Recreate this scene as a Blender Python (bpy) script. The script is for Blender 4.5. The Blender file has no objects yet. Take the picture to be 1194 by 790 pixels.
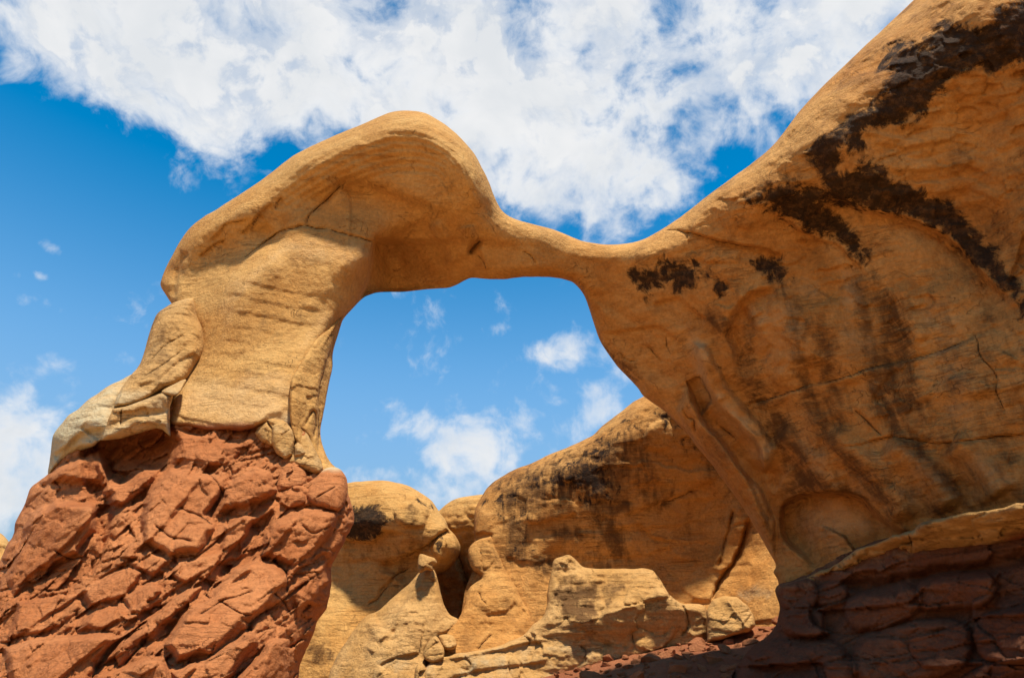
import bpy, math, random
import numpy as np
from mathutils import Vector

random.seed(7)
R = math.radians
W0, H0, FPX = 1194.0, 790.0, 796.0
CAM = np.array([0.0, 0.0, 1.6])
PITCH = R(26.0)
sc = bpy.context.scene

# ------------------------------------------------------------------ camera
cd = bpy.data.cameras.new("camera")
cam = bpy.data.objects.new("camera", cd)
sc.collection.objects.link(cam)
cam.location = CAM
cam.rotation_euler = (R(90) + PITCH, 0, 0)
cd.sensor_width = 36.0
cd.lens = 36.0 * FPX / W0
cd.clip_start = 0.05
cd.clip_end = 5000
sc.camera = cam

# ------------------------------------------------------------------ light and exposure
SUN_EL, SUN_AZ = 70.0, 160.0            # azimuth clockwise from +Y
SKY_STRENGTH, SUN_STRENGTH = 0.075, 5.0
sc.view_settings.view_transform = 'Standard'
sc.view_settings.look = 'None'
sc.view_settings.gamma = 1
sc.view_settings.use_curve_mapping = False
sc.view_settings.exposure = 0.5
sc.cycles.max_bounces = 8
sc.cycles.diffuse_bounces = 5
sdir = Vector((math.sin(R(SUN_AZ)) * math.cos(R(SUN_EL)), math.cos(R(SUN_AZ)) * math.cos(R(SUN_EL)), math.sin(R(SUN_EL))))
sl = bpy.data.lights.new("sun", 'SUN')
sl.energy = SUN_STRENGTH
sl.angle = R(4.0)          # sun veiled by thin cloud: no crisp shadow edge anywhere in the photograph
sl.color = (1.0, 0.93, 0.82)
so = bpy.data.objects.new("sun", sl)
sc.collection.objects.link(so)
so.rotation_euler = sdir.to_track_quat('Z', 'Y').to_euler()
so.location = sdir * 60


def ray(px, py):
    """world direction through a point of the photograph, scaled to a horizontal reach of one metre"""
    x = (np.asarray(px, float) - W0 / 2) / FPX
    u = (H0 / 2 - np.asarray(py, float)) / FPX
    fy = math.cos(PITCH) - math.sin(PITCH) * u
    fz = math.sin(PITCH) + math.cos(PITCH) * u
    return x / fy, fz / fy


def at(px, py, Y):
    rx, rz = ray(px, py)
    Y = np.asarray(Y, float)
    return np.stack([CAM[0] + rx * Y, CAM[1] + Y, CAM[2] + rz * Y], -1)


# ------------------------------------------------------------------ shader helpers
class NT:
    def __init__(s, tree):
        s.t = tree
        s.n = tree.nodes
        s.l = tree.links

    def new(s, typ, **kw):
        n = s.n.new(typ)
        for k, v in kw.items():
            setattr(n, k, v)
        return n

    def put(s, sock, v):
        if isinstance(v, bpy.types.NodeSocket):
            s.l.new(v, sock)
        elif v is not None:
            sock.default_value = v

    def math(s, op, a, b=None, c=None, clamp=False):
        n = s.new('ShaderNodeMath', operation=op, use_clamp=clamp)
        s.put(n.inputs[0], a)
        if b is not None: s.put(n.inputs[1], b)
        if c is not None: s.put(n.inputs[2], c)
        return n.outputs[0]

    def vmath(s, op, a, b=None, out=0):
        n = s.new('ShaderNodeVectorMath', operation=op)
        s.put(n.inputs[0], a)
        if b is not None: s.put(n.inputs[1], b)
        return n.outputs[out]

    def dot(s, a, b):
        return s.vmath('DOT_PRODUCT', a, b, out='Value')

    def noise(s, vec, scale, detail=4, rough=0.55, dist=0.0, lac=2.0):
        n = s.new('ShaderNodeTexNoise')
        s.put(n.inputs['Vector'], vec)
        n.inputs['Scale'].default_value = scale
        n.inputs['Detail'].default_value = detail
        n.inputs['Roughness'].default_value = rough
        n.inputs['Distortion'].default_value = dist
        n.inputs['Lacunarity'].default_value = lac
        return n.outputs['Fac']

    def mapr(s, v, a, b, c=0.0, d=1.0, smooth=True):
        n = s.new('ShaderNodeMapRange')
        n.interpolation_type = 'SMOOTHSTEP' if smooth else 'LINEAR'
        s.put(n.inputs[0], v)
        for i, q in zip((1, 2, 3, 4), (a, b, c, d)):
            s.put(n.inputs[i], q)
        return n.outputs[0]

    def mix(s, f, a, b, blend='MIX'):
        n = s.new('ShaderNodeMix', data_type='RGBA', blend_type=blend)
        s.put(n.inputs[0], f)
        s.put(n.inputs[6], a if not isinstance(a, tuple) else (*a, 1))
        s.put(n.inputs[7], b if not isinstance(b, tuple) else (*b, 1))
        return n.outputs[2]

    def attr(s, name):
        n = s.new('ShaderNodeAttribute', attribute_name=name)
        return n.outputs['Fac']

    def mapping(s, vec, rot=(0, 0, 0), scale=(1, 1, 1), loc=(0, 0, 0)):
        n = s.new('ShaderNodeMapping')
        s.put(n.inputs[0], vec)
        n.inputs[1].default_value = loc
        n.inputs[2].default_value = rot
        n.inputs[3].default_value = scale
        return n.outputs[0]


# ------------------------------------------------------------------ sky: Nishita air with clouds
def pix_dir(px, py):
    rx, rz = ray(px, py)
    v = Vector((float(rx), 1.0, float(rz)))
    return v.normalized()


world = bpy.data.worlds.new("World")
sc.world = world
world.use_nodes = True
T = NT(world.node_tree)
T.n.clear()
w_out = T.new('ShaderNodeOutputWorld')
bg = T.new('ShaderNodeBackground')
bg.inputs['Strength'].default_value = SKY_STRENGTH
sky = T.new('ShaderNodeTexSky', sky_type='NISHITA')
sky.sun_disc = False
sky.sun_elevation = R(SUN_EL)
sky.sun_rotation = R(SUN_AZ)
sky.altitude = 1500
sky.air_density = 1.0
sky.dust_density = 0.4
sky.ozone_density = 2.0
hsv = T.new('ShaderNodeHueSaturation')
hsv.inputs['Hue'].default_value = 0.485
hsv.inputs['Saturation'].default_value = 1.45
hsv.inputs['Value'].default_value = 1.55
T.l.new(sky.outputs[0], hsv.inputs['Color'])
elev = T.dot(T.new('ShaderNodeTexCoord').outputs['Generated'], (0, 0, 1))
T.l.new(T.mapr(elev, .12, .80, 1.02, 1.55), hsv.inputs['Saturation'])
T.l.new(T.math('MULTIPLY', T.mapr(elev, -.05, .42, .45, 2.15), T.mapr(elev, .42, .8, 1.0, .85)), hsv.inputs['Value'])
geo = T.new('ShaderNodeTexCoord')
D = geo.outputs['Generated']
# (px, py, rx, ry, angle, weight): soft ellipses of cloud cover, given as directions in the sky
BLOBS = [
    (330, 40, 360, 130, 8, .52), (230, 130, 170, 75, 25, .30), (90, 40, 130, 75, 20, .34), (640, 90, 300, 120, 0, .34),
    (880, 60, 260, 120, -10, .40), (720, 190, 150, 60, -5, .34), (600, 230, 60, 40, 0, .25), (1050, -150, 420, 170, 0, .4),
    (20, 545, 60, 75, 0, .95), (535, 552, 88, 44, -15, .75), (505, 505, 60, 26, 10, .34), (395, 512, 32, 9, 0, .28),
    (420, 552, 40, 16, 0, .36), (655, 402, 44, 22, -12, .50), (570, 352, 40, 26, 30, .30), (555, 388, 26, 12, -20, .30),
    (590, 385, 22, 12, 10, .25), (725, 450, 34, 34, 40, .38), (690, 490, 30, 16, -20, .30), (62, 288, 16, 24, -40, .46),
    (45, 352, 42, 17, 20, .50), (48, 322, 14, 9, 0, .40), (22, 318, 12, 8, 0, .22), (700, 250, 40, 20, 0, .22),
    (810, 190, 60, 40, 0, .18),
]
HOLES = [(600, 55, 34, 26, 30, .22), (632, 140, 26, 34, 10, .26), (835, 40, 60, 20, 0, .20), (330, 172, 26, 20, -30, .24),
         (850, 195, 60, 30, -40, .30), (575, 190, 22, 40, -15, .30), (440, 10, 30, 20, 0, .14), (60, 190, 110, 110, 0, .2)]
acc = None
for (px, py, a, b, ang, wgt) in BLOBS + [(h[0], h[1], h[2], h[3], h[4], -h[5]) for h in HOLES]:
    c = pix_dir(px, py)
    e = 4.0
    ca, sa = math.cos(R(ang)), math.sin(R(ang))
    r_ = (pix_dir(px + e * ca, py + e * sa) - c) / e
    u_ = (pix_dir(px - e * sa, py + e * ca) - c) / e
    r_ = r_ / r_.length_squared / a
    u_ = u_ / u_.length_squared / b
    dx = T.math('SUBTRACT', T.dot(D, tuple(r_)), r_.dot(c))
    dy = T.math('SUBTRACT', T.dot(D, tuple(u_)), u_.dot(c))
    q = T.math('ADD', T.math('MULTIPLY', dx, dx), T.math('MULTIPLY', dy, dy))
    g = T.math('EXPONENT', T.math('MULTIPLY', q, -0.9))
    g = T.math('MULTIPLY', g, wgt)
    front = T.math('GREATER_THAN', T.dot(D, tuple(c)), 0.0)
    g = T.math('MULTIPLY', g, front)
    acc = g if acc is None else T.math('ADD', acc, g)
acc = T.math('MINIMUM', acc, 0.66)
warp = T.vmath('ADD', D, T.vmath('SCALE', T.new('ShaderNodeTexNoise').outputs['Color'], None))
n_w = T.new('ShaderNodeTexNoise')
T.l.new(D, n_w.inputs['Vector'])
n_w.inputs['Scale'].default_value = 5.0
n_w.inputs['Detail'].default_value = 3
sc_v = T.new('ShaderNodeVectorMath', operation='SCALE')
T.l.new(T.vmath('SUBTRACT', n_w.outputs['Color'], (.5, .5, .5)), sc_v.inputs[0])
sc_v.inputs['Scale'].default_value = 0.10
DW = T.vmath('ADD', D, sc_v.outputs[0])
n_big = T.noise(DW, 6.5, 9, 0.56)
n_fine = T.noise(DW, 26.0, 8, 0.6)
den = T.math('ADD', T.math('MULTIPLY', T.math('SUBTRACT', n_big, .5), 1.9), T.math('MULTIPLY', T.math('SUBTRACT', n_fine, .5), .62))
den = T.math('ADD', den, acc)
cover = T.mapr(den, 0.15, 0.66)
thick = T.mapr(den, 0.36, 0.85)
shade_n = T.noise(DW, 9.0, 6, 0.55)
grey = T.mapr(shade_n, 0.35, 0.72)
CL = 8.6
c_thick = T.mix(grey, (0.86 * CL, 0.885 * CL, 0.91 * CL), (1.0 * CL, 1.0 * CL, 1.0 * CL))
c_thin = (0.93 * CL, 0.96 * CL, 1.0 * CL)
ccol = T.mix(thick, c_thin, c_thick)
veil = T.mapr(T.noise(DW, 11.0, 7, .62), .34, .62, .66, .97)
skyc = T.mix(T.math('MULTIPLY', cover, T.math('MAXIMUM', veil, T.math('MULTIPLY', thick, .97))), hsv.outputs[0], ccol)
T.l.new(skyc, bg.inputs['Color'])
T.l.new(bg.outputs[0], w_out.inputs['Surface'])

# ------------------------------------------------------------------ numpy noise
rng = np.random.default_rng(11)
_perm = rng.permutation(512)
_perm = np.concatenate([_perm, _perm, _perm])
_grad = rng.normal(size=(512, 3))
_grad /= np.linalg.norm(_grad, axis=1)[:, None]


def perlin(p):
    p = np.asarray(p, float)
    i = np.floor(p).astype(int)
    f = p - i
    i &= 511
    u = f * f * f * (f * (f * 6 - 15) + 10)
    out = 0
    for dx in (0, 1):
        wx = u[:, 0] if dx else 1 - u[:, 0]
        for dy in (0, 1):
            wy = u[:, 1] if dy else 1 - u[:, 1]
            for dz in (0, 1):
                wz = u[:, 2] if dz else 1 - u[:, 2]
                h = _perm[_perm[_perm[(i[:, 0] + dx) & 511] + ((i[:, 1] + dy) & 511)] + ((i[:, 2] + dz) & 511)] & 511
                g = _grad[h]
                out = out + wx * wy * wz * (g[:, 0] * (f[:, 0] - dx) + g[:, 1] * (f[:, 1] - dy) + g[:, 2] * (f[:, 2] - dz))
    return out * 1.5


def fbm(p, octaves=4, gain=0.5, lac=2.03, ridged=False):
    a, s, tot = 1.0, 0, 0
    p = np.asarray(p, float)
    for k in range(octaves):
        n = perlin(p + 17.3 * k)
        if ridged:
            n = 1 - 2 * np.abs(n)
        s = s + a * n
        tot += a
        a *= gain
        p = p * lac
    return s / tot


def hash2(ix, iy, k):
    h = (ix * 374761393 + iy * 668265263 + k * 974634777) & 0x7fffffff
    h = ((h ^ (h >> 13)) * 1274126177) & 0x7fffffff
    h = (h ^ (h >> 16)) & 0xffff
    return h / 65535.0


def blocks2(u, v, seed=0, jit=0.85, tilt=0.6):
    """broken-block relief: per cell a random height and tilt; returns (height, distance to the crack)"""
    iu, iv = np.floor(u).astype(np.int64), np.floor(v).astype(np.int64)
    d1 = np.full(u.shape, 9.0); d2 = np.full(u.shape, 9.0); hh = np.zeros(u.shape)
    for a in (-1, 0, 1):
        for b in (-1, 0, 1):
            cx, cy = iu + a, iv + b
            px = cx + .5 + jit * (hash2(cx, cy, seed) - .5)
            py = cy + .5 + jit * (hash2(cx, cy, seed + 1) - .5)
            d = np.hypot(u - px, v - py)
            h = (hash2(cx, cy, seed + 2) - .5) + tilt * ((u - px) * (hash2(cx, cy, seed + 3) - .5) + (v - py) * (hash2(cx, cy, seed + 4) - .5)) * 2
            near = d < d1
            d2 = np.where(near, d1, np.minimum(d2, d))
            hh = np.where(near, h, hh)
            d1 = np.where(near, d, d1)
    return hh, d2 - d1


def strata(P, pitch, seed=0, warp=.5):
    """ledges of bedded rock: each bed stands out at its top and is worn back below"""
    v = P[:, 2] / pitch + .06 * P[:, 0] / pitch + warp * fbm(P * .7 + seed, 3) + .25 * fbm(P * 3 + seed, 2)
    f = v - np.floor(v)
    hard = hash2(np.floor(v).astype(np.int64), np.zeros(len(v), np.int64), 50 + seed)
    gate = np.clip(fbm(P * .8 + seed + 20, 2) * 2.5 + .55, 0, 1)
    return (hard - .5) * gate - .5 * np.clip(1 - f * 7, 0, 1) * gate * hard


# ------------------------------------------------------------------ outline helpers
def spline(pts, closed=True, sub=6, sharp=False):
    p = np.array(pts, float)
    n = len(p)
    out = []
    m = n if closed else n - 1
    for i in range(m):
        if closed:
            a, b, c, d = p[(i - 1) % n], p[i], p[(i + 1) % n], p[(i + 2) % n]
        else:
            a, b, c, d = p[max(i - 1, 0)], p[i], p[i + 1], p[min(i + 2, n - 1)]
        for k in range(sub):
            t = k / sub
            if sharp:
                out.append(b + (c - b) * t)
            else:
                out.append(.5 * ((2 * b) + (-a + c) * t + (2 * a - 5 * b + 4 * c - d) * t * t + (-a + 3 * b - 3 * c + d) * t ** 3))
    if not closed:
        out.append(p[-1])
    return np.array(out)


def poly_dist(x, y, P, closed=True):
    """distance to a polyline, parameter of the nearest point, side (+1 left of travel on screen)"""
    n = len(P)
    m = n if closed else n - 1
    best = np.full(x.shape, 1e9); tt = np.zeros(x.shape); side = np.zeros(x.shape)
    cl = np.zeros((2,) + x.shape)
    for i in range(m):
        ax, ay = P[i][0], P[i][1]
        bx, by = P[(i + 1) % n][0], P[(i + 1) % n][1]
        ex, ey = bx - ax, by - ay
        L = ex * ex + ey * ey + 1e-9
        t = np.clip(((x - ax) * ex + (y - ay) * ey) / L, 0, 1)
        qx, qy = ax + t * ex, ay + t * ey
        d = np.hypot(x - qx, y - qy)
        k = d < best
        best = np.where(k, d, best)
        tt = np.where(k, i + t, tt)
        side = np.where(k, np.sign(ex * (y - ay) - ey * (x - ax)), side)
        cl[0] = np.where(k, qx, cl[0]); cl[1] = np.where(k, qy, cl[1])
    return best, tt, side, cl


def inside(x, y, P):
    c = np.zeros(x.shape, bool)
    n = len(P)
    for i in range(n):
        ax, ay = P[i][0], P[i][1]
        bx, by = P[(i + 1) % n][0], P[(i + 1) % n][1]
        if ay == by: continue
        k = ((ay > y) != (by > y)) & (x < (bx - ax) * (y - ay) / (by - ay) + ax)
        c ^= k
    return c


def signed(x, y, pts, sharp=False, sub=5):
    P = spline(pts, True, sub, sharp)
    lo, hi = P.min(0) - 60, P.max(0) + 60
    s = np.full(x.shape, -60.0)
    k = (x > lo[0]) & (x < hi[0]) & (y > lo[1]) & (y < hi[1])
    if k.any():
        d = poly_dist(x[k], y[k], P)[0]
        s[k] = np.where(inside(x[k], y[k], P), d, -d)
    return s


def line_field(x, y, pts, reach):
    P = spline(pts, False, 5)
    lo, hi = P.min(0) - reach, P.max(0) + reach
    k = (x > lo[0]) & (x < hi[0]) & (y > lo[1]) & (y < hi[1])
    d = np.full(x.shape, 1e6); t = np.zeros(x.shape); s = np.zeros(x.shape)
    if k.any():
        dd, tt, ss, _ = poly_dist(x[k], y[k], P, False)
        d[k], t[k], s[k] = dd, tt / (len(P) - 1), ss
    return d, t, s


def taper(t):
    return np.clip(np.minimum(t, 1 - t) * 7 + .12, 0, 1)


def rbf(ctrl):
    c = np.array(ctrl, float)
    xy = c[:, :2] / 100.0
    n = len(c)
    d = np.linalg.norm(xy[:, None] - xy[None], axis=2)
    phi = lambda r: np.where(r > 1e-9, r * r * np.log(np.maximum(r, 1e-9)), 0)
    A = np.zeros((n + 3, n + 3))
    A[:n, :n] = phi(d) + np.eye(n) * 0.004
    A[:n, n] = 1; A[:n, n + 1:] = xy
    A[n, :n] = 1; A[n + 1:, :n] = xy.T
    w = np.linalg.solve(A, np.concatenate([c[:, 2], np.zeros(3)]))

    def f(x, y):
        x = x / 100.0; y = y / 100.0
        out = w[n] + w[n + 1] * x + w[n + 2] * y
        for i in range(n):
            r2 = (x - xy[i, 0]) ** 2 + (y - xy[i, 1]) ** 2
            out = out + w[i] * .5 * r2 * np.log(np.maximum(r2, 1e-12))
        return out
    return f


class Relief:
    """adds up surface relief in metres; positive comes out towards the open side"""

    def __init__(s, x, y, P, seed=0, wob=2.0):
        s.x0, s.y0, s.P = x, y, P
        a = fbm(P * 1.3 + seed, 3); b = fbm(P * 1.3 + seed + 50, 3)
        c = fbm(P * 6 + seed, 2); d = fbm(P * 6 + seed + 50, 2)
        s.x = x + wob * (2.2 * a + c)
        s.y = y + wob * (2.2 * b + d)
        s.h = np.zeros(x.shape)
        s.crack = np.zeros(x.shape)

    def ridge(s, pts, w, amp):
        d, t, sd = line_field(s.x, s.y, pts, w * 3)
        s.h += amp * np.exp(-(d / w) ** 2) * taper(t)

    def crest(s, pts, w, amp):
        d, t, sd = line_field(s.x, s.y, pts, w * 5)
        s.h += amp * np.exp(-d / w) * taper(t)

    def groove(s, pts, w, depth):
        d, t, sd = line_field(s.x, s.y, pts, w * 5)
        vary = np.clip(fbm(s.P * 3 + 9, 2) + .5, 0, 1)
        ww = w * (0.55 + 0.9 * vary)
        s.h -= depth * (.55 if w < 2 else 1.) * np.exp(-(d / ww) ** 2) * taper(t)
        s.crack = np.maximum(s.crack, np.clip(1 - d / (4.5 + 2.2 * w), 0, 1) * (.80 + .20 * np.clip(taper(t) * (.45 + 1.1 * vary), 0, 1)))

    def step(s, pts, amp, fall, edge=2.0, side=1):
        """a scarp along the line: the given side sinks by amp and eases back over fall pixels"""
        d, t, sd = line_field(s.x, s.y, pts, fall * 4)
        v = np.clip(sd * side * d / edge * .5 + .5, 0, 1)
        s.h -= amp * v * np.exp(-d / fall) * taper(t)

    def pillow(s, pts, amp, w, tx=0.0, ty=0.0, sharp=False):
        g = signed(s.x, s.y, pts, sharp)
        k = np.clip(g / w, 0, 1)
        k = np.sqrt(1 - (1 - k) ** 3)
        P = np.array(pts, float).mean(0)
        s.h += k * (amp + tx * (s.x - P[0]) / 50 + ty * (s.y - P[1]) / 50)

    def slab(s, pts, amp, w, tx=0.0, ty=0.0):
        g = signed(s.x, s.y, pts, True)
        k = np.clip(g / w, 0, 1)
        k = k * (1.6 - .6 * k)
        P = np.array(pts, float).mean(0)
        s.h += k * (amp + tx * (s.x - P[0]) / 50 + ty * (s.y - P[1]) / 50)

    def bowl(s, pts, amp, w):
        g = signed(s.x, s.y, pts)
        k = np.clip(g / w + .5, 0, 1)
        s.h -= amp * k * k * (3 - 2 * k)


# ------------------------------------------------------------------ scene graph helpers
def thing(name, label, cat, loc=(0, 0, 0), group=None):
    o = bpy.data.objects.new(name, None)
    sc.collection.objects.link(o)
    o.location = loc
    o.empty_display_size = .3
    o['label'] = label
    o['category'] = cat
    if group: o['group'] = group
    return o


def tag(o, label, cat, group=None):
    o['label'] = label
    o['category'] = cat
    if group: o['group'] = group
    return o


def mesh_obj(name, V, F, mat, parent=None, loc=(0, 0, 0), attrs=None, normals=None):
    me = bpy.data.meshes.new(name)
    V = np.asarray(V, np.float32) - np.asarray(loc, np.float32)
    F = np.asarray(F, np.int32)
    nf, k = F.shape
    me.vertices.add(len(V)); me.vertices.foreach_set('co', V.ravel())
    me.loops.add(nf * k); me.loops.foreach_set('vertex_index', F.ravel())
    me.polygons.add(nf)
    me.polygons.foreach_set('loop_start', np.arange(nf, dtype=np.int32) * k)
    me.polygons.foreach_set('loop_total', np.full(nf, k, np.int32))
    me.update(calc_edges=True)
    me.polygons.foreach_set('use_smooth', np.ones(nf, bool))
    for nm, a in (attrs or {}).items():
        at_ = me.attributes.new(nm, 'FLOAT', 'POINT')
        at_.data.foreach_set('value', np.asarray(a, np.float32))
    me.materials.append(mat)
    if normals is not None:
        me.normals_split_custom_set_from_vertices(np.asarray(normals, np.float32).tolist())
    o = bpy.data.objects.new(name, me)
    sc.collection.objects.link(o)
    if parent is not None:
        o.parent = parent
    else:
        o.location = loc
    return o


def vertex_normals(V, F):
    a, b, c, d = V[F[:, 0]], V[F[:, 1]], V[F[:, 2]], V[F[:, 3]]
    fn = np.cross(c - a, d - b)
    N = np.zeros_like(V)
    for k in range(4):
        np.add.at(N, F[:, k], fn)
    N /= np.linalg.norm(N, axis=1)[:, None] + 1e-12
    return N


def shell(name, outline, ctrl, mat, parent=None, loc=(0, 0, 0), step=2.0, relief=None, marks=None, thick=1.5, wback=120.0,
          sharp=False, rough=0.6, parts=None, default_edge=(.3, 30.0)):
    """A closed rock body. outline: points (px, py[, R, w]) of its contour seen from the front, R metres and w pixels of
    rounding towards that contour; ctrl: (px, py, distance) of known points on its face. The face, its relief and the
    back are all set out as world positions with their own distances."""
    out4 = np.array([(o[0], o[1], *(o[2:4] if len(o) > 2 else default_edge)) for o in outline], float)
    S = spline(out4, True, 6, sharp)
    # roughen the contour a little
    n = len(S)
    seedp = np.stack([S[:, 0] * .035, S[:, 1] * .035, np.full(n, len(name) * 3.7)], 1)
    S[:, 0] += rough * 2.2 * fbm(seedp, 3)
    S[:, 1] += rough * 2.2 * fbm(seedp + 31, 3)
    lo, hi = S[:, :2].min(0) - step * 2, S[:, :2].max(0) + step * 2
    # resample densely
    nx, ny = int((hi[0] - lo[0]) / step) + 1, int((hi[1] - lo[1]) / step) + 1
    gx, gy = np.meshgrid(lo[0] + step * np.arange(nx), lo[1] + step * np.arange(ny))
    x, y = gx.ravel(), gy.ravel()
    ins = inside(x, y, S)
    I = ins.reshape(ny, nx)
    cell = I[:-1, :-1] | I[1:, :-1] | I[:-1, 1:] | I[1:, 1:]
    used = np.zeros((ny, nx), bool)
    used[:-1, :-1] |= cell; used[1:, :-1] |= cell; used[:-1, 1:] |= cell; used[1:, 1:] |= cell
    uid = np.full(ny * nx, -1)
    sel = np.nonzero(used.ravel())[0]
    uid[sel] = np.arange(len(sel))
    x, y, ins = x[sel].copy(), y[sel].copy(), ins[sel]
    d, t, sd, cl = poly_dist(x, y, S)
    x[~ins], y[~ins] = cl[0][~ins], cl[1][~ins]
    d = np.where(ins, d, 0)
    ti = np.floor(t).astype(int) % n
    fr = t - np.floor(t)
    Rr = S[ti, 2] * (1 - fr) + S[(ti + 1) % n, 2] * fr
    ww = S[ti, 3] * (1 - fr) + S[(ti + 1) % n, 3] * fr
    q = np.clip(d / np.maximum(ww, 1), 0, 1)
    edge = Rr * (1 - np.sqrt(1 - (1 - q) ** 2))
    Y0 = rbf(ctrl)(x, y)
    Yf = Y0 + edge
    P0 = at(x, y, Yf)
    if relief is not None:
        rel = relief(x, y, P0)
        h = rel.h
        h = h * np.clip(d / 3.0, 0, 1)
        Yf = Yf - h
    Yb = Y0 + Rr + thick * np.sqrt(1 - (1 - np.clip(d / wback, 0, 1)) ** 2) * (1 + .25 * fbm(P0 * .5 + 70, 2))
    Yb = np.maximum(Yb, Yf + .02)
    attrs = marks(x, y, P0) if marks is not None else {}
    if relief is not None: attrs['crack'] = rel.crack
    m = len(x)
    bd = ~ins
    back_id = np.full(m, -1)
    inn = np.nonzero(ins)[0]
    back_id[inn] = m + np.arange(len(inn))
    back_id[bd] = np.nonzero(bd)[0]
    V = np.concatenate([at(x, y, Yf), at(x[inn], y[inn], Yb[inn])])
    cy, cx = np.nonzero(cell)
    a = uid[cy * nx + cx]; b = uid[cy * nx + cx + 1]; c = uid[(cy + 1) * nx + cx + 1]; e = uid[(cy + 1) * nx + cx]
    Ff = np.stack([a, e, c, b], 1)
    Fb = np.stack([back_id[a], back_id[b], back_id[c], back_id[e]], 1)
    keep = ins[a] | ins[b] | ins[c] | ins[e]
    F = np.concatenate([Ff[keep], Fb[keep]])
    fx = (x[a] + x[c])[keep] / 2; fy = (y[a] + y[c])[keep] / 2
    fx = np.concatenate([fx, fx]); fy = np.concatenate([fy, fy])
    attrs = {k: np.concatenate([v, v[inn]]) for k, v in attrs.items()}
    if parts is None:
        return mesh_obj(name, V, F, mat, parent, loc, attrs)
    N = vertex_normals(V, F)
    res = {}
    idx = parts(fx, fy)
    for k, nm in enumerate(parts.names):
        Fk = F[idx == k]
        if not len(Fk): continue
        vs, inv = np.unique(Fk, return_inverse=True)
        res[nm] = mesh_obj(nm, V[vs], inv.reshape(-1, 4), mat if not isinstance(mat, dict) else mat[nm], parent, loc,
                           {q_: v[vs] for q_, v in attrs.items()}, N[vs])
    return res


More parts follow.
